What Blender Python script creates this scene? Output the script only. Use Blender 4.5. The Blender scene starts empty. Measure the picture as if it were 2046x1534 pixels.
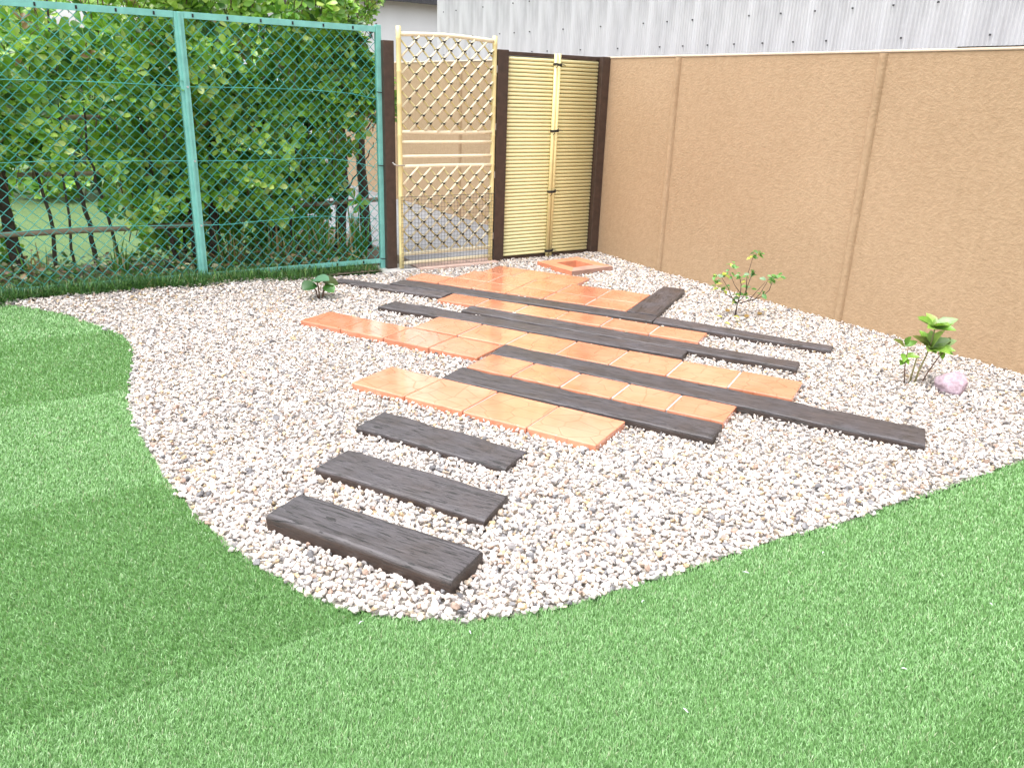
import bpy, bmesh, math, random
import numpy as np
from mathutils import Vector, Matrix, noise as mnoise

random.seed(7)
rng = np.random.default_rng(7)
scene = bpy.context.scene
col = scene.collection
R = math.radians

# ------------------------------------------------------------------ camera
CAM_H = 1.45
F_PX, PITCH, ROLL, YAW = 1614.687, 0.346899, 0.0344893, 0.5738246
CXP, CYP = 1023.0, 767.0
fw = np.array([math.sin(YAW) * math.cos(PITCH), math.cos(YAW) * math.cos(PITCH), -math.sin(PITCH)])
_r = np.array([math.cos(YAW), -math.sin(YAW), 0.0])
_u = np.cross(_r, fw)
cam_r = math.cos(ROLL) * _r + math.sin(ROLL) * _u
cam_u = -math.sin(ROLL) * _r + math.cos(ROLL) * _u
cd = bpy.data.cameras.new('camera')
cam = bpy.data.objects.new('camera', cd)
col.objects.link(cam)
M4 = Matrix.Identity(4)
for i in range(3):
    M4[i][0], M4[i][1], M4[i][2] = cam_r[i], cam_u[i], -fw[i]
M4[2][3] = CAM_H
cam.matrix_world = M4
cd.sensor_fit = 'HORIZONTAL'
cd.sensor_width = 36.0
cd.lens = F_PX / 2046.0 * 36.0
cd.clip_start = 0.05
cd.clip_end = 2000
scene.camera = cam

# ------------------------------------------------------------------ sky, sun, exposure
SUN_AZ = R(-88)      # clockwise from +Y
SUN_EL = R(74)
world = bpy.data.worlds.new('World')
scene.world = world
world.use_nodes = True
wn = world.node_tree
wn.nodes.clear()
wo = wn.nodes.new('ShaderNodeOutputWorld')
wb = wn.nodes.new('ShaderNodeBackground')
sk = wn.nodes.new('ShaderNodeTexSky')
sk.sky_type = 'NISHITA'
sk.sun_disc = False
sk.sun_elevation = SUN_EL
sk.sun_rotation = SUN_AZ
sk.air_density = 1.0
sk.dust_density = 4.0
sk.ozone_density = 1.0
hs = wn.nodes.new('ShaderNodeHueSaturation')      # overcast: most of the blue goes
hs.inputs['Saturation'].default_value = 0.22
wn.links.new(sk.outputs[0], hs.inputs['Color'])
wn.links.new(hs.outputs[0], wb.inputs['Color'])
wb.inputs['Strength'].default_value = 0.15
wn.links.new(wb.outputs[0], wo.inputs['Surface'])
sd = bpy.data.lights.new('sun', 'SUN')
sd.energy = 0.9
sd.angle = R(40)
sd.color = (1.0, 0.985, 0.96)
sun = bpy.data.objects.new('sun', sd)
col.objects.link(sun)
sv = Vector((math.sin(SUN_AZ) * math.cos(SUN_EL), math.cos(SUN_AZ) * math.cos(SUN_EL), math.sin(SUN_EL)))
sun.rotation_euler = sv.to_track_quat('Z', 'Y').to_euler()
scene.view_settings.view_transform = 'Standard'
scene.view_settings.look = 'None'
scene.view_settings.gamma = 1.0
scene.view_settings.use_curve_mapping = False
scene.view_settings.exposure = 1.62
scene.cycles.use_denoising = True
scene.cycles.max_bounces = 6
scene.cycles.transparent_max_bounces = 6


# ------------------------------------------------------------------ helpers
def hgt(x, y):
    """ground rises a little towards the fence bed on the left"""
    a = np.clip((np.asarray(y) - 5.5) / 0.75, 0, 1); a = a * a * (3 - 2 * a)
    b = np.clip((2.5 - np.asarray(x)) / 1.2, 0, 1); b = b * b * (3 - 2 * b)
    return 0.05 * a * b


def px(x, y, z=0.0, onground=False):
    d = fw + cam_r * (x - CXP) / F_PX - cam_u * (y - CYP) / F_PX
    for _ in range(6 if onground else 1):
        t = (z - CAM_H) / d[2]
        p = d * t
        if onground:
            z = float(hgt(p[0], p[1]))
    return np.array([p[0], p[1], z])


def pxY(x, y, Y):
    d = fw + cam_r * (x - CXP) / F_PX - cam_u * (y - CYP) / F_PX
    t = Y / d[1]
    return np.array([d[0] * t, Y, CAM_H + d[2] * t])


def tag(o, label=None, cat=None, group=None, kind=None):
    if label: o['label'] = label
    if cat: o['category'] = cat
    if group: o['group'] = group
    if kind: o['kind'] = kind
    return o


def empty(name, loc=(0, 0, 0), label=None, cat=None, group=None):
    o = bpy.data.objects.new(name, None)
    o.empty_display_size = 0.05
    o.location = loc
    col.objects.link(o)
    return tag(o, label, cat, group)


def link(name, me, mat=None, parent=None, loc=None, rot=None):
    if mat is not None and not me.materials:
        me.materials.append(mat)
    o = bpy.data.objects.new(name, me)
    col.objects.link(o)
    if parent is not None:
        o.parent = parent
    if loc is not None: o.location = loc
    if rot is not None: o.rotation_euler = rot
    return o


def pmesh(name, v, f, smooth=False, colors=None, attrs=None):
    me = bpy.data.meshes.new(name)
    me.from_pydata([tuple(map(float, p)) for p in v], [], f)
    if smooth:
        me.polygons.foreach_set('use_smooth', [True] * len(me.polygons))
    if colors is not None:
        a = me.color_attributes.new('Col', 'FLOAT_COLOR', 'POINT')
        c = np.ones((len(v), 4), np.float32); c[:, :3] = colors
        a.data.foreach_set('color', c.ravel())
    if attrs:
        for k, d in attrs.items():
            a = me.attributes.new(k, 'FLOAT_VECTOR', 'POINT')
            a.data.foreach_set('vector', np.asarray(d, np.float32).ravel())
    me.update()
    return me


def npmesh(name, V, F, colors=None, smooth=False):
    """V (n,3); F (m,k) all with the same k"""
    V = np.asarray(V, np.float32); F = np.asarray(F, np.int32)
    me = bpy.data.meshes.new(name)
    m, k = F.shape
    me.vertices.add(len(V)); me.vertices.foreach_set('co', V.ravel())
    me.loops.add(m * k); me.loops.foreach_set('vertex_index', F.ravel())
    me.polygons.add(m)
    me.polygons.foreach_set('loop_start', np.arange(0, m * k, k, dtype=np.int32))
    me.polygons.foreach_set('loop_total', np.full(m, k, np.int32))
    me.polygons.foreach_set('use_smooth', np.full(m, smooth, bool))
    me.update(calc_edges=True)
    if colors is not None:
        a = me.color_attributes.new('Col', 'FLOAT_COLOR', 'POINT')
        c = np.ones((len(V), 4), np.float32); c[:, :3] = colors
        a.data.foreach_set('color', c.ravel())
    return me


class MB:
    """collects shapes for one mesh"""
    def __init__(s): s.v = []; s.f = []
    def add(s, v, f):
        n = len(s.v); s.v += [tuple(map(float, p)) for p in v]; s.f += [tuple(i + n for i in q) for q in f]; return s
    def box(s, a, b, bev=0.0):
        (x0, y0, z0), (x1, y1, z1) = a, b
        if bev <= 0:
            return s.add([(x0, y0, z0), (x1, y0, z0), (x1, y1, z0), (x0, y1, z0), (x0, y0, z1), (x1, y0, z1), (x1, y1, z1), (x0, y1, z1)],
                         [(3, 2, 1, 0), (4, 5, 6, 7), (0, 1, 5, 4), (1, 2, 6, 5), (2, 3, 7, 6), (3, 0, 4, 7)])
        bm = bmesh.new()
        bmesh.ops.create_cube(bm, size=1)
        bmesh.ops.scale(bm, vec=(x1 - x0, y1 - y0, z1 - z0), verts=bm.verts)
        bmesh.ops.translate(bm, vec=((x0 + x1) / 2, (y0 + y1) / 2, (z0 + z1) / 2), verts=bm.verts)
        bmesh.ops.bevel(bm, geom=bm.edges[:], offset=bev, segments=2, affect='EDGES', profile=0.5)
        bm.verts.index_update()
        s.add([v.co for v in bm.verts], [tuple(v.index for v in f.verts) for f in bm.faces])
        bm.free(); return s
    def tube(s, pts, r, n=8, cap=True):
        pts = [Vector(p) for p in pts]
        rs = r if isinstance(r, (list, tuple)) else [r] * len(pts)
        rings = []
        prev = None
        for i, p in enumerate(pts):
            t = (pts[min(i + 1, len(pts) - 1)] - pts[max(i - 1, 0)]).normalized()
            if prev is None:
                a = Vector((0, 0, 1)) if abs(t.z) < 0.9 else Vector((1, 0, 0))
                e1 = t.cross(a).normalized()
            else:
                e1 = (prev - t * prev.dot(t)).normalized()
            prev = e1
            e2 = t.cross(e1)
            rings.append([p + (e1 * math.cos(2 * math.pi * k / n) + e2 * math.sin(2 * math.pi * k / n)) * rs[i] for k in range(n)])
        v = [q for ring in rings for q in ring]
        f = []
        for i in range(len(pts) - 1):
            for k in range(n):
                f.append((i * n + k, i * n + (k + 1) % n, (i + 1) * n + (k + 1) % n, (i + 1) * n + k))
        if cap:
            f.append(tuple(reversed(range(n)))); f.append(tuple(range((len(pts) - 1) * n, len(pts) * n)))
        return s.add(v, f)
    def mesh(s, name, smooth=False): return pmesh(name, s.v, s.f, smooth)
    def obj(s, name, mat, parent=None, smooth=False, loc=None, rot=None):
        return link(name, s.mesh(name, smooth), mat, parent, loc, rot)


def shade_auto(o, ang=35):
    me = o.data
    me.polygons.foreach_set('use_smooth', [True] * len(me.polygons))
    bm = bmesh.new(); bm.from_mesh(me)
    for e in bm.edges:
        e.smooth = not (len(e.link_faces) == 2 and e.calc_face_angle(0) > R(ang))
    bm.to_mesh(me); bm.free()
    return o


# ------------------------------------------------------------------ materials
class N:
    """tiny node-graph helper"""
    def __init__(s, name):
        s.m = bpy.data.materials.new(name); s.m.use_nodes = True
        s.t = s.m.node_tree
        s.b = s.t.nodes['Principled BSDF']
        s.out = s.t.nodes['Material Output']
    def n(s, typ, **kw):
        x = s.t.nodes.new('ShaderNode' + typ)
        for k, v in kw.items():
            if k in x.inputs: x.inputs[k].default_value = v
            else: setattr(x, k, v)
        return x
    def l(s, a, b): s.t.links.new(a, b)
    def setb(s, **kw):
        for k, v in kw.items():
            s.b.inputs[k.replace('_', ' ')].default_value = v
    def noise(s, vec=None, scale=5, detail=4, rough=0.55, dist=0.0):
        x = s.n('TexNoise'); x.inputs['Scale'].default_value = scale; x.inputs['Detail'].default_value = detail
        x.inputs['Roughness'].default_value = rough; x.inputs['Distortion'].default_value = dist
        if vec is not None: s.l(vec, x.inputs['Vector'])
        return x.outputs['Fac']
    def ramp(s, fac, stops):
        r = s.n('ValToRGB'); s.l(fac, r.inputs[0])
        e = r.color_ramp.elements
        while len(e) < len(stops): e.new(0.5)
        for q, (p, c) in zip(e, stops):
            q.position = p; q.color = (*c, 1) if len(c) == 3 else c
        return r.outputs[0]
    def mapv(s, vec, scale=(1, 1, 1), loc=(0, 0, 0), rot=(0, 0, 0)):
        m = s.n('Mapping'); s.l(vec, m.inputs[0])
        m.inputs['Scale'].default_value = scale; m.inputs['Location'].default_value = loc; m.inputs['Rotation'].default_value = rot
        return m.outputs[0]
    def mix(s, fac, a, b, mode='MIX'):
        x = s.n('Mix', data_type='RGBA', blend_type=mode)
        for i, q in ((0, fac), (6, a), (7, b)):
            if hasattr(q, 'links') or isinstance(q, bpy.types.NodeSocket): s.l(q, x.inputs[i])
            else: x.inputs[i].default_value = q if i == 0 else (*q, 1)
        return x.outputs[2]
    def math(s, op, a, b=0.0):
        x = s.n('Math', operation=op)
        for i, q in ((0, a), (1, b)):
            if isinstance(q, bpy.types.NodeSocket): s.l(q, x.inputs[i])
            else: x.inputs[i].default_value = q
        return x.outputs[0]
    def bump(s, hsock, strength=0.5, dist=0.01, normal=None):
        x = s.n('Bump'); x.inputs['Strength'].default_value = strength; x.inputs['Distance'].default_value = dist
        s.l(hsock, x.inputs['Height'])
        if normal is not None: s.l(normal, x.inputs['Normal'])
        return x.outputs[0]
    def coord(s, which='Object'): return s.n('TexCoord').outputs[which]
    def attr(s, name): return s.n('Attribute', attribute_name=name)


def simple(name, c, rough=0.6, var=0.12, scale=14, metallic=0.0, bump=0.0, bscale=60, bdist=0.002):
    g = N(name)
    v = g.coord()
    f = g.noise(v, scale, 5)
    lo = tuple(x * (1 - var) for x in c); hi = tuple(min(1, x * (1 + var)) for x in c)
    g.l(g.ramp(f, [(0.3, lo), (0.7, hi)]), g.b.inputs['Base Color'])
    g.setb(Roughness=rough, Metallic=metallic)
    if bump: g.l(g.bump(g.noise(v, bscale, 4), bump, bdist), g.b.inputs['Normal'])
    return g.m


def mat_col(name, rough=0.6, noise_scale=60, var=0.25, transl=0.0, spec=0.5, bump=0.0, bscale=80, hue=0):
    """vertex colour 'Col' with a little grain on top"""
    g = N(name)
    a = g.attr('Col').outputs['Color']
    v = g.coord()
    f = g.noise(v, noise_scale, 4)
    k = g.ramp(f, [(0.25, (1 - var,) * 3), (0.75, (1 + var * 0.4,) * 3)])
    c = g.mix(1.0, a, k, 'MULTIPLY')
    g.l(c, g.b.inputs['Base Color'])
    g.setb(Roughness=rough)
    g.b.inputs['Specular IOR Level'].default_value = spec
    if bump: g.l(g.bump(g.noise(v, bscale, 5), bump, 0.004), g.b.inputs['Normal'])
    if transl:
        t = g.n('BsdfTranslucent'); g.l(g.mix(1.0, c, (1.0, 1.0, 0.55), 'MULTIPLY'), t.inputs['Color'])
        mx = g.n('MixShader'); mx.inputs[0].default_value = transl
        g.l(g.b.outputs[0], mx.inputs[1]); g.l(t.outputs[0], mx.inputs[2]); g.l(mx.outputs[0], g.out.inputs['Surface'])
    return g.m


M = {}
M['soil'] = simple('soil', (0.11, 0.085, 0.06), 0.9, 0.4, 25, bump=0.6, bscale=90, bdist=0.01)
M['gravel_base'] = simple('gravel_base', (0.42, 0.39, 0.35), 0.9, 0.4, 60, bump=0.5)
M['turf_base'] = simple('turf_base', (0.06, 0.14, 0.035), 0.8, 0.3, 60)
M['gravel'] = mat_col('gravel', 0.55, 70, 0.34, bump=0.3, bscale=220)
M['blade'] = mat_col('turf_blade', 0.42, 20, 0.1, transl=0.24, spec=0.75)
M['leaf'] = mat_col('leaf', 0.30, 30, 0.18, transl=0.34, spec=0.6)
M['strap'] = mat_col('strap_leaf', 0.45, 30, 0.2, transl=0.25)
M['mondo'] = mat_col('mondo_blade', 0.4, 30, 0.2, transl=0.15)
M['bark'] = simple('bark', (0.075, 0.055, 0.042), 0.85, 0.45, 30, bump=0.7, bscale=70, bdist=0.004)
M['twig'] = simple('twig', (0.16, 0.10, 0.07), 0.8, 0.3, 40)
M['teal'] = simple('teal_paint', (0.20, 0.52, 0.46), 0.45, 0.16, 9, bump=0.1, bscale=120)
M['teal_wire'] = simple('teal_wire', (0.06, 0.36, 0.33), 0.4, 0.2, 6)
M['black'] = simple('black_twine', (0.02, 0.018, 0.018), 0.8, 0.3, 60)
M['darkwire'] = simple('dark_wire', (0.035, 0.04, 0.045), 0.55, 0.2, 30)
M['steel'] = simple('steel', (0.62, 0.62, 0.62), 0.35, 0.1, 30, metallic=0.9)
M['brownpost'] = simple('brown_post', (0.060, 0.036, 0.026), 0.55, 0.25, 20, bump=0.2, bscale=40)
M['concrete'] = simple('concrete', (0.42, 0.41, 0.40), 0.85, 0.2, 10, bump=0.3, bscale=100)
M['white_wall'] = simple('white_wall', (0.84, 0.85, 0.86), 0.7, 0.04, 2)
M['eave'] = simple('eave', (0.05, 0.05, 0.055), 0.6, 0.3, 12)
M['mortar'] = simple('mortar', (0.42, 0.38, 0.36), 0.8, 0.15, 40, bump=0.3, bscale=150)
M['pole'] = simple('old_bamboo', (0.30, 0.23, 0.16), 0.7, 0.25, 12)
M['litter'] = simple('litter', (0.75, 0.78, 0.80), 0.4, 0.05, 30)


def mat_bamboo(name, c, rough=0.35):
    g = N(name)
    v = g.coord()
    f = g.noise(v, 6, 3); f2 = g.noise(g.mapv(v, (60, 60, 60)), 3, 3)
    base = g.ramp(f, [(0.3, tuple(x * 0.90 for x in c)), (0.7, c)])
    g.l(g.mix(0.25, base, g.ramp(f2, [(0.35, tuple(x * 0.75 for x in c)), (0.6, c)])), g.b.inputs['Base Color'])
    g.setb(Roughness=rough)
    return g.m


M['bamboo'] = mat_bamboo('bamboo', (0.82, 0.70, 0.34))
M['bamboo_pale'] = mat_bamboo('bamboo_pale', (0.86, 0.77, 0.55))
M['slat'] = mat_bamboo('slat', (0.86, 0.78, 0.42))


def mat_stucco():
    g = N('stucco')
    v = g.coord('Object')
    big = g.noise(v, 0.9, 4); mid = g.noise(v, 22, 5, 0.6)
    c = g.ramp(big, [(0.3, (0.365, 0.245, 0.140)), (0.7, (0.425, 0.293, 0.176))])
    c = g.mix(0.35, c, g.ramp(mid, [(0.35, (0.315, 0.208, 0.120)), (0.65, (0.455, 0.318, 0.200))]))
    g.l(c, g.b.inputs['Base Color'])
    g.setb(Roughness=0.85)
    # trowelled relief: short drags along the wall (local x = along, z = up)
    s1 = g.noise(g.mapv(v, (46, 46, 58)), 1.0, 4, 0.6, 0.0)
    s2 = g.noise(v, 120, 4)
    edge = g.ramp(s1, [(0.42, (0, 0, 0)), (0.60, (1, 1, 1))])
    h = g.math('ADD', edge, g.math('MULTIPLY', s2, 0.35))
    g.l(g.bump(h, 0.34, 0.004), g.b.inputs['Normal'])
    return g.m


M['stucco'] = mat_stucco()
M['coping'] = simple('coping', (0.62, 0.50, 0.38), 0.8, 0.12, 8, bump=0.3, bscale=80)


def mat_tile():
    g = N('terracotta_tile')
    oi = g.n('ObjectInfo')
    v = g.coord('Object')
    off = g.n('Vector' + 'Math', operation='ADD'); g.l(v, off.inputs[0])
    cmb = g.n('CombineXYZ'); g.l(g.math('MULTIPLY', oi.outputs['Random'], 37.0), cmb.inputs[0]); g.l(g.math('MULTIPLY', oi.outputs['Random'], 11.0), cmb.inputs[1])
    g.l(cmb.outputs[0], off.inputs[1])
    vec = g.mapv(off.outputs[0], (8.5, 11.5, 0))
    vo = g.n('TexVoronoi', feature='DISTANCE_TO_EDGE', voronoi_dimensions='2D'); vo.inputs['Scale'].default_value = 1.0
    g.l(vec, vo.inputs['Vector'])
    groove = g.ramp(vo.outputs['Distance'], [(0.0, (0, 0, 0)), (0.045, (1, 1, 1))])
    big = g.noise(off.outputs[0], 5, 4); fine = g.noise(off.outputs[0], 60, 4)
    c = g.ramp(big, [(0.3, (0.54, 0.195, 0.100)), (0.7, (0.67, 0.285, 0.172))])
    vr = g.n('HueSaturation'); g.l(c, vr.inputs['Color'])
    g.l(g.math('ADD', g.math('MULTIPLY', oi.outputs['Random'], 0.24), 0.88), vr.inputs['Value'])
    c = g.mix(g.math('MULTIPLY', g.math('SUBTRACT', 1.0, groove), 0.30), vr.outputs[0], (0.40, 0.11, 0.04))
    g.l(c, g.b.inputs['Base Color'])
    g.l(g.ramp(fine, [(0.3, (0.10,) * 3), (0.75, (0.27,) * 3)]), g.b.inputs['Roughness'])
    h = g.math('ADD', groove, g.math('MULTIPLY', big, 0.35))
    h = g.math('ADD', h, g.math('MULTIPLY', fine, 0.10))
    g.l(g.bump(h, 0.55, 0.0035), g.b.inputs['Normal'])
    g.b.inputs['Specular IOR Level'].default_value = 0.6
    g.b.inputs['Coat Weight'].default_value = 0.85
    g.b.inputs['Coat Roughness'].default_value = 0.10
    return g.m


M['tile'] = mat_tile()
M['drain'] = simple('drain_terracotta', (0.58, 0.22, 0.12), 0.6, 0.15, 12, bump=0.2)
M['path_tile'] = simple('path_tile', (0.50, 0.36, 0.31), 0.55, 0.15, 14, bump=0.2)


def mat_wood():
    g = N('weathered_sleeper')
    w = g.attr('Wood').outputs['Vector']
    oi = g.n('ObjectInfo')
    off = g.n('VectorMath', operation='ADD'); g.l(w, off.inputs[0])
    cmb = g.n('CombineXYZ'); g.l(g.math('MULTIPLY', oi.outputs['Random'], 53.0), cmb.inputs[0]); g.l(g.math('MULTIPLY', oi.outputs['Random'], 17.0), cmb.inputs[1])
    g.l(cmb.outputs[0], off.inputs[1]); v = off.outputs[0]
    grain = g.noise(g.mapv(v, (5, 80, 80)), 1.0, 6, 0.72, 0.4)
    fib = g.noise(g.mapv(v, (22, 260, 260)), 1.0, 3, 0.6)
    patch = g.noise(v, 5.0, 4)
    chk = g.noise(g.mapv(v, (13, 150, 150)), 1.0, 2, 0.5)           # short black checks
    chk = g.ramp(chk, [(0.60, (0, 0, 0)), (0.635, (1, 1, 1))])
    crk = g.noise(g.mapv(v, (1.1, 17, 17)), 1.0, 2, 0.4, 0.25)       # long cracks = a thin level line of the noise
    crk = g.ramp(g.math('ABSOLUTE', g.math('SUBTRACT', crk, 0.38)), [(0.0, (1, 1, 1)), (0.011, (0, 0, 0))])
    cm = g.math('MAXIMUM', chk, crk)
    c = g.ramp(grain, [(0.30, (0.016, 0.012, 0.010)), (0.5, (0.042, 0.034, 0.030)), (0.70, (0.085, 0.072, 0.066))])
    c = g.mix(0.35, c, g.ramp(patch, [(0.3, (0.036, 0.021, 0.013)), (0.7, (0.058, 0.052, 0.052))]))
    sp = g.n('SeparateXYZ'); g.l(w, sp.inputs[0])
    top = g.ramp(g.math('ADD', g.math('MULTIPLY', sp.outputs[2], 20.0), 1.0), [(0.25, (0, 0, 0)), (0.85, (1, 1, 1))])   # wet sheen on the top painted in as lighter blue-grey; brown flanks
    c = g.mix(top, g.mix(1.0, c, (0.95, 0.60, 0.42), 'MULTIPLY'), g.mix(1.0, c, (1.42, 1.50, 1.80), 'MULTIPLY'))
    tone = g.n('HueSaturation'); g.l(c, tone.inputs['Color']); g.l(g.math('ADD', g.math('MULTIPLY', oi.outputs['Random'], 0.55), 0.78), tone.inputs['Value'])
    c = g.mix(g.math('MULTIPLY', cm, 0.95), tone.outputs[0], (0.007, 0.006, 0.005))
    g.l(c, g.b.inputs['Base Color'])
    g.l(g.ramp(patch, [(0.3, (0.42,) * 3), (0.7, (0.70,) * 3)]), g.b.inputs['Roughness'])
    h = g.math('SUBTRACT', g.math('ADD', grain, g.math('MULTIPLY', fib, 0.5)), g.math('MULTIPLY', cm, 1.6))
    g.l(g.bump(h, 0.8, 0.005), g.b.inputs['Normal'])
    g.b.inputs['Coat Weight'].default_value = 0.3
    g.b.inputs['Coat Roughness'].default_value = 0.38
    return g.m


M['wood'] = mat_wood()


def mat_corr():
    g = N('corrugated_metal')
    v = g.coord('Object')
    a = g.noise(g.mapv(v, (1.1, 1.1, 0.35)), 1.6, 5, 0.6); b = g.noise(g.mapv(v, (18, 18, 1.2)), 1.0, 4)
    c = g.ramp(a, [(0.30, (0.42, 0.42, 0.44)), (0.48, (0.66, 0.66, 0.68)), (0.7, (0.74, 0.75, 0.78))])
    c = g.mix(0.25, c, g.ramp(b, [(0.3, (0.34, 0.33, 0.32)), (0.7, (0.64, 0.64, 0.66))]))
    sx = g.n('SeparateXYZ'); g.l(v, sx.inputs[0])
    g.l(c, g.b.inputs['Base Color'])
    g.setb(Roughness=0.45, Metallic=0.25)
    g.l(g.bump(b, 0.15, 0.003), g.b.inputs['Normal'])
    return g.m


M['corr'] = mat_corr()


def mat_lawn():
    g = N('far_lawn')
    v = g.coord()
    a = g.noise(v, 1.5, 4); b = g.noise(v, 45, 5)
    c = g.mix(0.5, g.ramp(a, [(0.3, (0.06, 0.12, 0.035)), (0.7, (0.11, 0.19, 0.055))]), g.ramp(b, [(0.3, (0.045, 0.09, 0.03)), (0.7, (0.13, 0.21, 0.07))]))
    g.l(c, g.b.inputs['Base Color']); g.setb(Roughness=0.8)
    g.l(g.bump(b, 0.8, 0.02), g.b.inputs['Normal'])
    return g.m


M['lawn'] = mat_lawn()


def mat_slab():
    g = N('grey_paving')
    v = g.coord()
    br = g.n('TexBrick'); g.l(v, br.inputs['Vector'])
    br.inputs['Scale'].default_value = 1.0; br.inputs['Brick Width'].default_value = 0.6; br.inputs['Row Height'].default_value = 0.6
    br.inputs['Mortar Size'].default_value = 0.012; br.offset = 0.0
    br.inputs['Color1'].default_value = (0.17, 0.18, 0.20, 1); br.inputs['Color2'].default_value = (0.22, 0.23, 0.25, 1); br.inputs['Mortar'].default_value = (0.16, 0.16, 0.15, 1)
    f = g.noise(v, 20, 5)
    g.l(g.mix(1.0, br.outputs['Color'], g.ramp(f, [(0.3, (0.8,) * 3), (0.7, (1.05,) * 3)]), 'MULTIPLY'), g.b.inputs['Base Color'])
    g.setb(Roughness=0.5)
    return g.m


M['slab'] = mat_slab()


# ------------------------------------------------------------------ ground sheets
def sheet(name, poly, z, mat):
    bm = bmesh.new()
    vs = [bm.verts.new((p[0], p[1], z)) for p in poly]
    f = bm.faces.new(vs)
    bmesh.ops.triangulate(bm, faces=[f])
    if sum(q.normal.z for q in bm.faces) < 0: bmesh.ops.reverse_faces(bm, faces=bm.faces)
    me = bpy.data.meshes.new(name); bm.to_mesh(me); bm.free()
    return tag(link(name, me, mat), kind='structure')


sheet('ground', [(-300, -300), (300, -300), (300, 300), (-300, 300)], -0.14, M['soil'])
sheet('lawn', [(-40, 7.25), (3.1, 7.25), (3.1, 40), (-40, 40)], -0.05, M['lawn'])
sheet('path', [(2.62, 6.28), (4.95, 6.28), (4.95, 16), (3.12, 16), (3.12, 7.3), (2.62, 7.3)], -0.045, M['slab'])
sheet('garden_bed', [(-6, 6.14), (2.66, 6.14), (2.66, 7.27), (-6, 7.27)], 0.022, M['soil'])
sheet('garden_bed', [(2.66, 6.31), (3.14, 6.6), (3.14, 8.6), (2.66, 8.6)], -0.02, M['soil'])

# turf edge (photo outline of the gravel bed laid on the ground)
EDGE = [px(*p, onground=True)[:2] for p in
        [(0, 604), (60, 611), (130, 624), (200, 648), (240, 664), (262, 682), (269, 708), (264, 738), (257, 800), (270, 845), (287, 878), (310, 915), (332, 952),
         (365, 993), (400, 1030), (435, 1062), (470, 1090), (515, 1122), (560, 1150), (605, 1174), (650, 1194), (700, 1210), (740, 1219), (790, 1227), (850, 1232),
         (905, 1234), (960, 1232), (1020, 1224), (1080, 1213), (1140, 1200), (1200, 1185), (1300, 1154), (1380, 1127), (1470, 1100), (1570, 1068), (1700, 1035),
         (1790, 1003), (1900, 965), (1970, 941), (2046, 915)]]
EDGE = [np.array([-4.0, EDGE[0][1] + 0.05]), np.array([-0.5, EDGE[0][1] + 0.03])] + EDGE + [np.array([4.6, 1.50]), np.array([4.93, 1.49])]
BED_Y = 6.15
gravel_poly = np.array(EDGE + [np.array([4.93, 6.28]), np.array([2.72, 6.28]), np.array([2.60, BED_Y]), np.array([-4.0, BED_Y + 0.02])])
turf_poly = np.array(EDGE + [np.array([9.0, 1.49]), np.array([9.0, -6.0]), np.array([-4.0, -6.0])])


def inpoly(P, poly):
    x, y = P[:, 0], P[:, 1]
    ins = np.zeros(len(P), bool)
    j = len(poly) - 1
    for i in range(len(poly)):
        xi, yi = poly[i]; xj, yj = poly[j]
        c = ((yi > y) != (yj > y)) & (x < (xj - xi) * (y - yi) / (yj - yi + 1e-12) + xi)
        ins ^= c
        j = i
    return ins


def ground_grid(name, x0, x1, y0, y1, step, poly, dz, mat):
    xs = np.arange(x0, x1 + step, step); ys = np.arange(y0, y1 + step, step)
    gx, gy = np.meshgrid(xs, ys)
    P = np.stack([gx.ravel(), gy.ravel(), (hgt(gx, gy) + dz).ravel()], 1)
    nx = len(xs)
    i, j = np.meshgrid(np.arange(nx - 1), np.arange(len(ys) - 1))
    a = (j * nx + i).ravel()
    Fq = np.stack([a, a + 1, a + 1 + nx, a + nx], 1)
    cen = P[Fq].mean(1)
    Fq = Fq[inpoly(cen, poly)]
    used, inv = np.unique(Fq, return_inverse=True)
    return tag(link(name, npmesh(name, P[used], inv.reshape(-1, 4), smooth=True), mat), kind='structure')


ground_grid('gravel_ground', -1.6, 4.93, 1.3, 6.3, 0.04, gravel_poly, -0.022, M['gravel_base'])
ground_grid('turf_ground', -2.6, 6.0, -1.0, 6.2, 0.04, turf_poly, -0.016, M['turf_base'])

# ------------------------------------------------------------------ terracotta tile rows
EXCL = []      # footprints the gravel keeps clear of


def tile_mesh(L, D, T):
    mb = MB().box((0.0, 0.0, -T), (L, D, 0.0), bev=0.005)
    me = mb.mesh('tile')
    return me


def tile_row(name, label, FL, FR, depth, lens, z=0.025, joint=0.012, start=0.0, inset=0.0, T=0.045):
    k0 = (CAM_H - z) / (CAM_H - 0.035)      # the corner points were taken for a top 35 mm up
    FL = np.array(FL, float) * k0; FR = np.array(FR, float) * k0; depth *= k0; start *= k0
    d = FR - FL; Lt = np.hypot(*d); d = d / Lt
    n = np.array([-d[1], d[0]])
    ang = math.atan2(d[1], d[0])
    s = (Lt - start) / sum(lens)
    o0 = FL + d * start + n * inset
    root = empty(name, (o0[0], o0[1], 0.0), label, 'tile row')
    root.rotation_euler = (0, 0, ang)
    t = 0.0
    cache = {}
    for L in lens:
        L *= s
        k = round(L, 4)
        if k not in cache: cache[k] = tile_mesh(L - joint, depth - joint, T)
        o = link('tile', cache[k], M['tile'], root, (t + joint / 2, joint / 2, z + random.uniform(-0.002, 0.002)),
                 (random.uniform(-.004, .004), random.uniform(-.004, .004), random.uniform(-.003, .003)))
        t += L
    MB().box((0.018, 0.018, -0.04), (t - 0.018, depth - 0.018, z - 0.006)).obj('mortar_bed', M['mortar'], root)
    q = [o0, o0 + d * t, o0 + d * t + n * depth, o0 + n * depth]
    EXCL.append(np.array(q))
    return root


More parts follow.
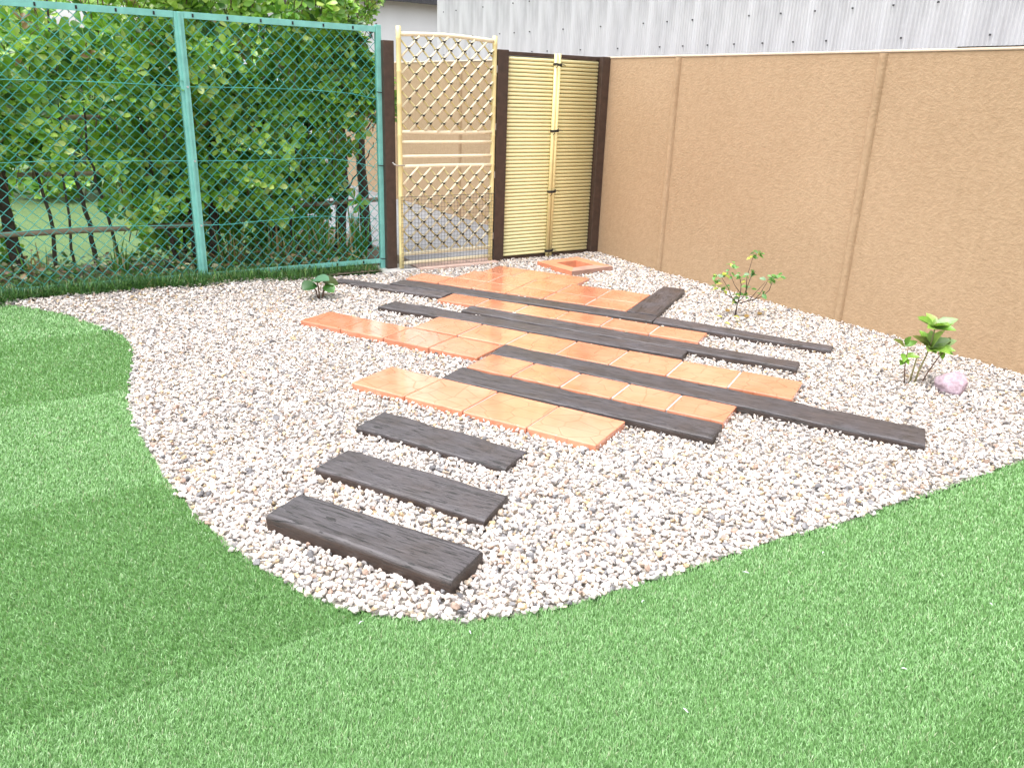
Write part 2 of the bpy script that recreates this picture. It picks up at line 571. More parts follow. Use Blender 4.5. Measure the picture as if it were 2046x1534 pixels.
tile_row('tile_row', 'loose front row of four embossed orange tiles standing nearest the stepping sleepers', (1.402, 3.682), (2.032, 2.463), 0.330, [.34, .34, .345, .345], z=0.030, joint=0.006)
tile_row('tile_row', 'row of five small orange tiles between two long dark timbers', (2.047, 3.640), (2.727, 2.389), 0.277, [1] * 5, joint=0.010)
tile_row('tile_row', 'row of seven orange tiles butting the pair of laid-together timbers', (2.123, 4.471), (3.269, 2.440), 0.320, [1] * 7, joint=0.010)
tile_row('tile_row', 'row of four orange tiles whose far end juts out alone into the gravel', (1.547, 4.916), (2.176, 3.738), 0.286, [1] * 4, joint=0.008)
tile_row('tile_row', 'narrow row of six cut orange tiles running between the two farther timbers', (2.589, 5.040), (3.562, 3.406), 0.240, [.31, .31, .31, .32, .33, .32], joint=0.010)
tile_row('tile_row', 'row of six cut orange tiles lying along the back edge of the farthest timber', (2.680, 5.755), (3.644, 4.191), 0.250, [.30, .295, .295, .305, .325, .316], joint=0.009)
tile_row('tile_row', 'middle row of five orange tiles ending at the crosswise timber', (2.680 + .857 * .250, 5.755 + .525 * .250 - 0.0), (3.644 + .857 * .250, 4.191 + .525 * .250), 0.325, [.295, .295, .305, .325, .316], joint=0.009, start=0.30)
tile_row('tile_row', 'short row of three orange tiles nearest the bamboo gate', (3.371, 5.735), (3.805, 5.006), 0.295, [1, 1, 1], joint=0.007)


# ------------------------------------------------------------------ sleepers
def sleeper(label, BL, BR, FR, FL, z, group=None, thick=0.12, rad=0.007, seed=0, name='timber_sleeper', ragged=1.0, tiltends=0.0, cat='timber'):
    c = [px(*p, z)[:2] for p in (BL, BR, FR, FL)]
    A, B, C, D = c
    EXCL.append(np.array([D, C, B, A]))
    o0 = (A + B + C + D) / 4
    ax = (B + C - A - D) / 2; Ln = np.hypot(*ax); ax = ax / Ln
    ang = math.atan2(ax[1], ax[0])
    ca, sa = math.cos(-ang), math.sin(-ang)
    loc = lambda p: np.array([(p[0] - o0[0]) * ca - (p[1] - o0[1]) * sa, (p[0] - o0[0]) * sa + (p[1] - o0[1]) * ca])
    A, B, C, D = map(loc, (A, B, C, D))     # A,B back edge (+y), D,C front edge
    nu = max(14, int(Ln / 0.018))
    # profile across: (v 0..1 front->back, dz, dy)
    prof = []
    for dz in (-thick, -0.055, -0.035): prof.append((0.0, dz, 0.0))
    for k in range(4):
        a = math.pi / 2 * k / 3
        prof.append((0.0, -rad * (1 - math.sin(a)), rad * (1 - math.cos(a))))
    for k in range(1, 10): prof.append((k / 10, 0.0, 0.0))
    for k in range(3, -1, -1):
        a = math.pi / 2 * k / 3
        prof.append((1.0, -rad * (1 - math.sin(a)), -rad * (1 - math.cos(a))))
    for dz in (-0.035, -0.055, -thick): prof.append((1.0, dz, 0.0))
    V, W = [], []
    us = np.linspace(0, 1, nu)
    us = np.concatenate([[0, 0.006 / Ln], us[1:-1], [1 - 0.006 / Ln, 1]])
    nu = len(us)
    sd = seed * 13.7
    for iu, u in enumerate(us):
        endk = 1.0 if iu in (0, nu - 1) else 0.0
        f = D + (C - D) * u; b = A + (B - A) * u
        for (v, dz, dy) in prof:
            p = f + (b - f) * v
            x, y = p[0], p[1] + dy
            nz = mnoise.noise(Vector((x * 2.2 + sd, v * 3 + sd, 0.3)))
            nz2 = mnoise.noise(Vector((x * 9 + sd, v * 14, 4.3)))
            side = mnoise.noise(Vector((x * 6 + sd, dz * 22, 9.1 + (3 if v > 0.5 else 0))))
            zz = z + dz + (0.0036 * nz + 0.0022 * nz2) * ragged - 0.003 * endk
            if dz > -0.03 and v in (0.0, 1.0):       # chipped arrises
                zz -= 0.008 * max(0, side) * ragged
            if v in (0.0, 1.0):
                y += (0.0045 * side) * ragged * (1 if v == 0 else -1)
            x += 0.004 * mnoise.noise(Vector((v * 12 + sd, dz * 30, u * 40))) * (1 if iu in (0, 1, nu - 2, nu - 1) else 0.0)
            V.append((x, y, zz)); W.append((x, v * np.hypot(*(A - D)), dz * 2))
    npf = len(prof)
    Fc = []
    for i in range(nu - 1):
        for k in range(npf - 1):
            Fc.append((i * npf + k, (i + 1) * npf + k, (i + 1) * npf + k + 1, i * npf + k + 1))
    Fc.append(tuple(range(npf)))
    Fc.append(tuple(reversed(range((nu - 1) * npf, nu * npf))))
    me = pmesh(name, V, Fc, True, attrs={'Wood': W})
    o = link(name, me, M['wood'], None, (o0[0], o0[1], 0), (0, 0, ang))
    shade_auto(o, 50)
    return tag(o, label, cat, group)


ST = 'short timber stepping sleepers'
sleeper('thickest short dark sleeper, the stepping sleeper set next to the turf edge', (603.6, 982.5), (965, 1098), (901, 1159), (531.6, 1028), 0.056, ST, rad=0.017, seed=1)
sleeper('middle one of three short dark stepping sleepers in the gravel', (696, 896), (1015, 989), (968, 1037), (630, 934), 0.033, ST, rad=0.010, seed=2)
sleeper('split-ended short dark stepping sleeper next to the front row of tiles', (768, 821), (1052.8, 899.5), (1009, 935.5), (711.6, 853), 0.029, ST, rad=0.009, seed=3)
LT = 'long dark timbers laid across the tile paving'
sleeper('long dark timber directly behind the front row of orange tiles', (924, 732.4), (1444, 847), (1423.5, 875), (883, 753), 0.033, LT, seed=4)
sleeper('longest black timber, its bare end reaching far out over the gravel beyond the tiles', (1010, 687.5), (1849, 856), (1849, 889), (981, 704.7), 0.032, LT, seed=5)
sleeper('long timber with mossy far end, front one of the pair laid together', (790, 601.4), (1374, 699), (1363, 711.5), (755, 611.4), 0.030, LT, seed=6)
sleeper('long timber, back one of the pair laid together, ending over bare gravel', (942, 610), (1599, 722.5), (1593, 736), (921, 620), 0.031, LT, seed=7)
sleeper('long grey timber lying between the farthest tile rows, butting the crosswise timber', (808, 558), (1314, 631), (1303, 641.2), (779, 565.7), 0.030, LT, seed=8)
sleeper('brown timber continuing past the crosswise timber out over bare gravel', (1317, 631.4), (1666, 691.5), (1660, 700), (1305, 641.8), 0.030, LT, seed=9)
sleeper('short timber half buried in gravel beside the farthest timber', (680, 556), (905, 583.3), (882, 593), (669, 561), 0.024, LT, seed=10, rad=0.012)
sleeper('short wide timber laid crosswise against the end of the tile rows', (1253, 621.0), (1324.5, 572), (1369, 577), (1313, 629.5), 0.036, LT, seed=11)

# ------------------------------------------------------------------ drain cover
dc = [px(*p, 0.04)[:2] for p in ((1077, 521.6), (1154, 511.6), (1221.7, 534), (1143, 543))]
cen = sum(dc) / 4
e1 = (dc[2] - dc[3] + dc[1] - dc[0]) / 2
ang = math.atan2(e1[1], e1[0]); sz = 0.235
droot = empty('drain_cover', (cen[0], cen[1], 0), 'square terracotta drain surround with an open square hole set in gravel', 'drain')
droot.rotation_euler = (0, 0, ang)
s, h = sz, 0.115
for k in range(4):
    mb = MB()
    # mitred frame sides
    v = []
    for z in (-0.10, 0.04):
        v += [(-s, -s, z), (s, -s, z), (h, -h, z), (-h, -h, z)]
    mb.add(v, [(3, 2, 1, 0), (4, 5, 6, 7), (0, 1, 5, 4), (1, 2, 6, 5), (2, 3, 7, 6), (3, 0, 4, 7)])
    mb.obj('frame_side', M['drain'] if k not in (0,) else simple('drain_dull', (0.40, 0.24, 0.19), 0.5, 0.2, 10), droot, rot=(0, 0, k * math.pi / 2))  # one side darker and greyer than the other three
MB().box((-h, -h, -0.11), (h, h, -0.085)).obj('drain_floor', M['soil'], droot)
ca, sa = math.cos(ang), math.sin(ang)
EXCL.append(np.array([cen + np.array([x * ca - y * sa, x * sa + y * ca]) for x, y in ((-s, -s), (s, -s), (s, s), (-s, s))]))

# gate threshold: row of pinkish tiles and a concrete pad
tr = empty('threshold', (2.86, 6.12, 0), 'row of dull pink tiles and a concrete pad under the bamboo gate', 'threshold')
for k in range(3):
    MB().box((0.14 + k * 0.262, 0.0, -0.06), (0.14 + k * 0.262 + 0.255, 0.22, 0.012), bev=0.004).obj('tile', M['path_tile'], tr)
MB().box((-0.20, 0.02, -0.06), (0.125, 0.30, 0.006), bev=0.006).obj('concrete_pad', M['concrete'], tr)
EXCL.append(np.array([(2.99, 6.12), (3.79, 6.12), (3.79, 6.5), (2.99, 6.5)]))
EXCL.append(np.array([(2.66, 6.16), (2.99, 6.16), (2.99, 6.5), (2.66, 6.5)]))

# ------------------------------------------------------------------ stucco wall
WX = 4.93
wall = empty('stucco_wall', (WX, 2.0, 0), 'tall tan stucco boundary wall with raised vertical ribs along the gravel', 'wall')
Y0, Y1, WT = -1.5, 13.5, 1.772
MB().box((0.0, Y0 - 2, -0.13), (0.16, Y1 - 2, WT - 0.018)).obj('wall_body', M['stucco'], wall)
MB().box((-0.006, Y0 - 2, WT - 0.016), (0.166, Y1 - 2, WT), bev=0.005).obj('coping', M['coping'], wall)
rib = None
for yr in (-0.29, 1.56, 3.42, 5.285, 7.13, 8.97, 10.8):
    w, dpt = 0.031, 0.030
    if rib is None:
        mb = MB(); pr = [(0.002, -w), (-dpt * 0.45, -w * 0.86), (-dpt * 0.82, -w * 0.58), (-dpt, -w * .2), (-dpt, w * 0.2), (-dpt * 0.82, w * 0.58), (-dpt * 0.45, w * 0.86), (0.002, w)]
        v = [(x, y, z) for z in (-0.12, WT - 0.018) for x, y in pr]; n = len(pr)
        mb.add(v, [(i, i + 1, n + i + 1, n + i)[::-1] for i in range(n - 1)])
        rib = mb.mesh('rib', True)
        rib.materials.append(M['stucco'])
    link('rib', rib, None, wall, (0, yr - 2.0, 0))

# ------------------------------------------------------------------ bamboo slat panel
PY = 6.20
panel = empty('bamboo_screen', (3.83, PY, 0), 'tall screen of closely stacked yellow bamboo slats in a dark brown frame', 'fence')
PX0 = 3.83
px_ = lambda x: x - PX0
MB().box((px_(3.762), 0.0, -0.1), (px_(3.866), 0.10, 1.775), bev=0.004).obj('post', M['brownpost'], panel)
MB().box((px_(4.838), -0.03, -0.1), (px_(4.926), 0.07, 1.768), bev=0.004).obj('post', M['brownpost'], panel)
MB().box((px_(3.868), 0.02, 1.735), (px_(4.836), 0.07, 1.765), bev=0.003).obj('top_rail', M['brownpost'], panel)
MB().box((px_(3.868), 0.02, -0.03), (px_(4.836), 0.07, 0.022), bev=0.003).obj('bottom_rail', M['brownpost'], panel)
MB().box((px_(3.868), 0.045, 0.024), (px_(4.836), 0.06, 1.733)).obj('backing_board', simple('backing', (0.28, 0.21, 0.10), 0.8), panel)
ns = 54
pit = (1.728 - 0.030) / ns
sl = MB().tube([(0, 0, 0), (0.955, 0, 0)], pit * 0.46, 10).mesh('slat', True)
sl.materials.append(M['slat'])
for k in range(ns):
    link('slat', sl, None, panel, (px_(3.874), 0.030, 0.030 + pit * (k + 0.5)), (0, random.uniform(-.0006, .0006), 0))
for dx in (-0.017, 0.017):
    mb = MB(); mb.tube([(0, 0, 0), (0, 0, 1.80)], 0.017, 10); mb.obj('batten', M['bamboo'], panel, True, (px_(4.362) + dx, -0.004, -0.03))


def knot_mesh(w, d):
    """a few turns of black twine with two loose tails"""
    mb = MB()
    for k in range(3):
        z = (k - 1) * 0.007
        mb.tube([(-w, 0.01, z), (-w * 0.9, -d, z + .002), (0, -d - 0.004, z), (w * 0.9, -d, z - .002), (w, 0.01, z)], 0.0035, 5)
    mb.tube([(0, -d - .006, 0), (0.02, -d - .016, 0.008), (0.045, -d - .02, 0.002), (0.062, -d - .016, -0.006)], 0.0028, 5)
    mb.tube([(0, -d - .006, 0), (-0.018, -d - .016, -0.004), (-0.03, -d - .018, -0.022), (-0.04, -d - .014, -0.03)], 0.0028, 5)
    mb.tube([(0.0, -d - .006, 0), (0.012, -d - .015, 0.012), (0.028, -d - .012, 0.018)], 0.003, 5)
    return mb.mesh('knot', True)


kn = knot_mesh(0.036, 0.022); kn.materials.append(M['black'])
for z in (1.680, 1.130, 0.600, 0.058):
    link('knot', kn, None, panel, (px_(4.362), -0.004, z), (0, random.uniform(-.15, .15), 0))
EXCL.append(np.array([(3.755, 6.195), (4.93, 6.195), (4.93, 6.4), (3.755, 6.4)]))

# ------------------------------------------------------------------ bamboo gate
GY = 6.22
gate = empty('bamboo_gate', (2.865, GY, 0), 'tall open lattice gate of yellow bamboo tied with black twine', 'gate')
gx0, gx1 = 0.0, 0.872


def bamboo_pole(z0, z1, r, seed=0):
    pts, rs = [], []
    z = z0; rnd = random.Random(seed)
    nd = z0 + 0.12
    zz = [z0]
    while nd < z1 - 0.05:
        zz += [nd - 0.012, nd - 0.003, nd + 0.003, nd + 0.012]; nd += 0.24
    zz.append(z1)
    for i, q in enumerate(zz):
        pts.append((0, 0, q)); rs.append(r * (1.0 if i in (0, len(zz) - 1) or (i - 1) % 4 in (0, 3) else 1.10))
    return MB().tube(pts, rs, 12)


bamboo_pole(0.0, 1.885, 0.0195).obj('stile', M['bamboo'], gate, True, (gx0, 0, 0.01))
bamboo_pole(0.0, 1.865, 0.0195).obj('stile', M['bamboo'], gate, True, (gx1, 0, 0.01))
ARC = lambda x: 1.838 + 0.016 * math.sin(math.pi * min(max((x - 0.02) / 0.84, 0), 1)) - 0.006 * x
MB().tube([(x, 0, ARC(x)) for x in np.linspace(0.015, gx1 - 0.015, 12)], 0.017, 10).obj('top_rail', M['bamboo_pale'], gate, True)
for z, sg, r in ((1.115, -0.004, 0.016), (1.036, 0, 0.0135), (0.923, 0, 0.0135), (0.843, 0.004, 0.016), (0.128, 0, 0.0155), (0.050, 0, 0.0165)):
    MB().tube([(x, 0, z + sg * math.sin(math.pi * x / gx1)) for x in np.linspace(0.015, gx1 - 0.015, 8)], r, 10).obj('rail', M['bamboo_pale'], gate, True)
KN = []


def lattice(z0, z1f, pitch=0.1245, phase=0.062):
    xa, xb = 0.018, gx1 - 0.018
    zt = 1.9
    ks = range(-20, 30)
    for sgn, yy, mat, r in ((1, -0.011, M['bamboo_pale'], 0.0092), (-1, 0.009, M['bamboo'], 0.0075)):
        for k in ks:
            c = z0 + phase + k * pitch          # z at x=xa
            pts = []
            for x in np.linspace(xa, xb, 60):
                z = c + sgn * (x - xa)
                if z0 - 0.002 <= z <= z1f(x): pts.append((x, z))
            if len(pts) < 5: continue
            (x0, a), (x1, b) = pts[0], pts[-1]
            MB().tube([(x0, yy, a), ((x0 + x1) / 2, yy, (a + b) / 2), (x1, yy, b)], r, 7).obj('lattice_rod', mat, gate, True)
    # crossings
    for k in ks:
        for q in ks:
            c1 = z0 + phase + k * pitch; c2 = z0 + phase + q * pitch
            x = (c2 - c1) / 2; z = c1 + x
            if 0.02 < x < (xb - xa) - 0.02 and z0 + 0.02 < z < z1f(x + xa) - 0.03: KN.append((x + xa, z))


lattice(1.118, lambda x: ARC(x) - 0.008)
lattice(0.142, lambda x: 0.846)
mb = MB()
for x, z in KN:
    a = random.uniform(-.3, .3)
    mb.box((x - 0.010, -0.022, z - 0.007), (x + 0.010, 0.018, z + 0.007))
    mb.tube([(x, -0.022, z), (x + 0.010 + a * .02, -0.026, z + 0.012), (x + 0.018, -0.022, z + 0.010 + a * .02)], 0.002, 4)
    mb.tube([(x, -0.022, z), (x - 0.008, -0.026, z - 0.012), (x - 0.004 + a * .02, -0.022, z - 0.020)], 0.002, 4)
tag(mb.obj('lattice_ties', M['black'], gate), kind='stuff')
# welded wire mesh over the lower half
mb = MB()
gz0, gz1 = 0.012, 0.604
for x in np.linspace(-0.008, gx1 + 0.018, 30):
    mb.tube([(x, -0.027, gz0), (x, -0.027, gz1)], 0.0012, 4)
for z in np.linspace(gz0, gz1, 20):
    r = 0.0022 if z > gz1 - .01 else 0.0012
    mb.tube([(-0.012, -0.0295, z), (gx1 + 0.022, -0.0295, z)], r, 4)
tag(mb.obj('wire_mesh', M['darkwire'], gate), kind='stuff')
for zc in (1.62, 1.16, 0.76, 0.23):
    MB().box((gx1 + 0.016, -0.012, zc - 0.028), (gx1 + 0.040, 0.0, zc + 0.028), bev=0.002).obj('hinge', M['steel'], gate)
mb = MB(); mb.tube([(-0.075, -0.04, 0.868), (-0.05, -0.034, 0.858), (0.01, -0.026, 0.855), (0.03, -0.02, 0.855)], [0.006, 0.006, 0.005, 0.005], 6)
mb.tube([(-0.075, -0.04, 0.868), (-0.085, -0.042, 0.882)], 0.005, 6)
mb.obj('latch', M['steel'], gate, True)
gp = MB().box((-0.045, -0.045, -0.1), (0.045, 0.045, 1.79), bev=0.004).obj('gate_post', M['brownpost'], None, loc=(2.795, GY + 0.075, 0))
tag(gp, 'dark brown square post at the latch side of the bamboo gate', 'post')
EXCL.append(np.array([(2.74, 6.24), (2.85, 6.24), (2.85, 6.35), (2.74, 6.35)]))

# ------------------------------------------------------------------ chain link fence
FY = 6.31
fence = empty('chain_link_fence', (1.275, FY, 0.0), 'teal green chain link fence with metal frame in front of the hedge', 'fence')
fx = lambda x: x - 1.275


def angle_post(w, d, z0, z1):
    mb = MB()
    mb.box((-w, -0.004, z0), (w, 0.004, z1), bev=0.0015)
    mb.box((-w * 0.35, -0.016, z0), (w * 0.25, -0.004, z1 - 0.004), bev=0.002)
    mb.box((-w, 0.004, z0), (-w + 0.006, d, z1), bev=0.001)
    return mb


angle_post(0.031, 0.05, -0.1, 1.885).obj('post', M['teal'], fence, loc=(0, -0.006, 0))
angle_post(0.031, 0.05, -0.1, 1.885).obj('post', M['teal'], fence, loc=(fx(-0.60), -0.006, 0))
MB().box((-0.021, -0.012, -0.1), (0.021, 0.03, 1.898), bev=0.003).obj('post', M['teal'], fence, loc=(fx(2.735), 0, 0))
for x0, x1 in ((-0.565, 1.242), (1.308, 2.712)):
    MB().box((fx(x0), -0.004, 1.845), (fx(x1), 0.002, 1.887), bev=0.001).box((fx(x0), 0.002, 1.881), (fx(x1), 0.034, 1.887)).obj('top_rail', M['teal'], fence)
    MB().box((fx(x0), -0.004, 0.050), (fx(x1), 0.002, 0.088), bev=0.001).obj('bottom_rail', M['teal'], fence)
    xx = x0 + 0.06
    while xx < x1 - 0.03:
        MB().box((-0.006, -0.009, -0.011), (0.006, -0.004, 0.011), bev=0.001).obj('clip', M['black'], fence, loc=(fx(xx), 0, 1.866))
        MB().box((-0.006, -0.009, -0.011), (0.006, -0.004, 0.011), bev=0.001).obj('clip', M['black'], fence, loc=(fx(xx + .03), 0, 0.069))
        xx += 0.232
Wd = 0.082
zz = np.arange(0.055, 1.875, Wd / 2)


def wire(par):
    mb = MB(); pts = []
    for i, z in enumerate(zz):
        o = (i + par) % 2
        yy = 0.0030 * (1 if o else -1)
        x = o * Wd / 2
        pts.append((x, yy + 0.008, z - 0.0025)); pts.append((x, yy + 0.008, z + 0.0025))
    mb.tube(pts, 0.0025, 5)
    me = mb.mesh('mesh_wire', True); me.materials.append(M['teal_wire']); return me


wm = [wire(0), wire(1)]
for x0, x1 in ((-0.565, 1.242), (1.308, 2.712)):
    n = int((x1 - x0) / (Wd / 2))
    for k in range(n):
        link('mesh_wire', wm[k % 2], None, fence, (fx(x0 + 0.01 + k * Wd / 2), 0, 0))


def tension(pts):
    P = [pxY(x, y, FY - 0.004) for x, y in pts]
    P = [np.array([-0.56, FY - 0.004, P[0][2]])] + P
    mb = MB(); q = []
    for i in range(len(P) - 1):
        for t in np.linspace(0, 1, 6, endpoint=False): q.append(P[i] + (P[i + 1] - P[i]) * t)
    q.append(P[-1])
    q = np.array(q); q[1:-1, 2] = (q[:-2, 2] + q[1:-1, 2] + q[2:, 2]) / 3
    mb.tube([(fx(p[0]), -0.006, p[2]) for p in q], 0.0024, 5)
    mb.obj('tension_wire', M['teal_wire'], fence, True)


tension([(0, 159), (200, 164), (375, 174), (500, 176), (620, 180), (700, 187), (752, 199)])
tension([(0, 326), (100, 322), (390, 322), (520, 321), (640, 315), (700, 322), (752, 335)])
tension([(0, 467), (60, 461), (160, 453), (400, 450), (450, 449), (520, 442), (600, 434), (660, 432), (754, 437)])
for z in (1.405, 0.905, 0.445):
    MB().tube([(0.012, -0.018, z), (0.012, -0.028, z)], 0.008, 6).obj('bolt', M['steel'], fence)
# bamboo pole tied to the end post
bp = bamboo_pole(-0.02, 1.515, 0.0135).obj('bamboo_pole', M['bamboo'], None, True, loc=(2.782, FY + 0.01, 0))
tag(bp, 'thin upright bamboo pole tied to the teal end post', 'pole')
mb = MB()
for z in (1.405, 0.845, 0.085):
    t = MB()
    t.tube([(2.705, FY - 0.018, z + 0.006), (2.735, FY - 0.022, z + 0.002), (2.785, FY - 0.012, z), (2.800, FY + 0.012, z), (2.77, FY + 0.035, z)], 0.0042, 6)
    o = t.obj('cable_tie', M['black'], None, True)
    tag(o, {1.405: 'black cable tie binding bamboo pole to end post, level with the top fence wire', 0.845: 'black cable tie binding bamboo pole to end post, level with the gate latch', 0.085: 'black cable tie binding bamboo pole to the foot of the end post'}[z], 'tie', 'cable ties on the end post')

# ------------------------------------------------------------------ gravel
def hull_variants(n, k, seed):
    out = []
    rnd = np.random.default_rng(seed)
    for _ in range(n):
        p = rnd.normal(size=(k, 3)); p /= np.linalg.norm(p, axis=1)[:, None]
        p = np.sign(p) * np.abs(p) ** 0.85
        p *= rnd.uniform(0.80, 1.0, (k, 1))
        p *= np.array([1.0, rnd.uniform(0.66, 0.95), rnd.uniform(0.50, 0.80)])
        bm = bmesh.new()
        for q in p: bm.verts.new(q)
        r = bmesh.ops.convex_hull(bm, input=bm.verts[:])
        bmesh.ops.delete(bm, geom=[g for g in r['geom_interior'] if isinstance(g, bmesh.types.BMVert)], context='VERTS')
        bmesh.ops.triangulate(bm, faces=bm.faces[:])
        bm.verts.index_update()
        V = np.array([v.co[:] for v in bm.verts]); Fc = np.array([[v.index for v in f.verts] for f in bm.faces])
        out.append((V, Fc)); bm.free()
    return out


def rot_mats(n, r, tilt):
    a = r.uniform(0, 2 * np.pi, n); t = r.normal(0, tilt, (n, 2))
    ca, sa = np.cos(a), np.sin(a)
    Z = np.zeros((n, 3, 3)); Z[:, 0, 0] = ca; Z[:, 0, 1] = -sa; Z[:, 1, 0] = sa; Z[:, 1, 1] = ca; Z[:, 2, 2] = 1
    cx_, sx_ = np.cos(t[:, 0]), np.sin(t[:, 0]); X = np.zeros((n, 3, 3)); X[:, 0, 0] = 1; X[:, 1, 1] = cx_; X[:, 1, 2] = -sx_; X[:, 2, 1] = sx_; X[:, 2, 2] = cx_
    cy_, sy_ = np.cos(t[:, 1]), np.sin(t[:, 1]); Yy = np.zeros((n, 3, 3)); Yy[:, 1, 1] = 1; Yy[:, 0, 0] = cy_; Yy[:, 0, 2] = sy_; Yy[:, 2, 0] = -sy_; Yy[:, 2, 2] = cy_
    return Z @ X @ Yy


def scatter(variants, P, Rm, S, C):
    Vs, Fs, Cs = [], [], []
    off = 0
    idx = rng.integers(0, len(variants), len(P))
    for k, (V, Fc) in enumerate(variants):
        m = idx == k; n = m.sum()
        if n == 0: continue
        W = np.einsum('nij,vj->nvi', Rm[m], V) * S[m][:, None, None] + P[m][:, None, :]
        Vs.append(W.reshape(-1, 3))
        Fs.append((Fc[None] + (np.arange(n) * len(V))[:, None, None] + off).reshape(-1, 3))
        Cs.append(np.repeat(C[m], len(V), 0)); off += n * len(V)
    return np.concatenate(Vs), np.concatenate(Fs), np.concatenate(Cs)


def shrink(q, d):
    c = q.mean(0); v = q - c; l = np.linalg.norm(v, axis=1)[:, None]
    return c + v * (1 - d / l * 1.3)


def blocked(P):
    b = np.zeros(len(P), bool)
    for q in EXCL: b |= inpoly(P, shrink(np.asarray(q), 0.010))
    return b


STONE_C = px(1905, 782, 0)[:2]


def gravel_points(step, seed):
    r = np.random.default_rng(seed)
    xs = np.arange(-1.3, 4.95, step); ys = np.arange(1.35, 6.30, step)
    gx, gy = np.meshgrid(xs, ys)
    gx = gx + (np.arange(len(ys)) % 2)[:, None] * step / 2
    P = np.stack([gx.ravel(), gy.ravel()], 1) + r.uniform(-step * .45, step * .45, (gx.size, 2))
    P = P[inpoly(P + r.normal(0, 0.008, P.shape), gravel_poly)]
    P = P[P[:, 0] < WX - 0.004]
    P = P[~blocked(P)]
    return P


GC = np.array([[.66, .62, .575], [.58, .545, .515], [.74, .70, .665], [.46, .44, .425], [.52, .44, .35], [.33, .32, .32], [.50, .39, .24], [.19, .19, .20], [.40, .29, .23], [.62, .54, .47]])
GPb = np.array([.24, .18, .16, .12, .07, .07, .035, .045, .03, .05])


def gravel_layer(P, seed, zc, zj, s0, s1):
    r = np.random.default_rng(seed)
    n = len(P)
    und = 0.006 * np.sin(P[:, 0] * 2.1 + 1.3) * np.sin(P[:, 1] * 1.7) + 0.004 * np.sin(P[:, 0] * 5.3) * np.cos(P[:, 1] * 4.1 + .5)
    z = hgt(P[:, 0], P[:, 1]) + zc + und + r.uniform(-zj, zj, n)
    S = r.uniform(s0, s1, n) * np.where(r.random(n) < 0.12, 1.35, 1.0)
    C = GC[r.choice(len(GC), n, p=GPb / GPb.sum())] * np.array([1.02, .985, .975]) * r.uniform(0.86, 1.06, (n, 1))
    return np.column_stack([P, z]), rot_mats(n, r, 0.5), S, C


near_v = hull_variants(26, 16, 3)
far_v = hull_variants(20, 11, 4)
allV, allF, allC = [], [], []
o_ = 0
for (step, seed, zc, zj, s0, s1) in ((0.0182, 11, -0.008, 0.005, 0.0096, 0.0152), (0.0240, 12, 0.002, 0.006, 0.0078, 0.0155)):
    P = gravel_points(step, seed)
    dd = np.hypot(P[:, 0], P[:, 1])
    for m, var in ((dd < 3.3, near_v), (dd >= 3.3, far_v)):
        L_ = gravel_layer(P[m], seed + (5 if var is near_v else 9), zc, zj, s0, s1)
        V, Fc, C = scatter(var, *L_)
        allV.append(V); allF.append(Fc + o_); allC.append(C); o_ += len(V)
# a few stray stones kicked onto the turf edge
gm = npmesh('gravel', np.concatenate(allV), np.concatenate(allF), np.concatenate(allC))
go = tag(link('gravel', gm, M['gravel']), 'bed of white and grey crushed pebbles filling the garden', 'gravel', kind='stuff')



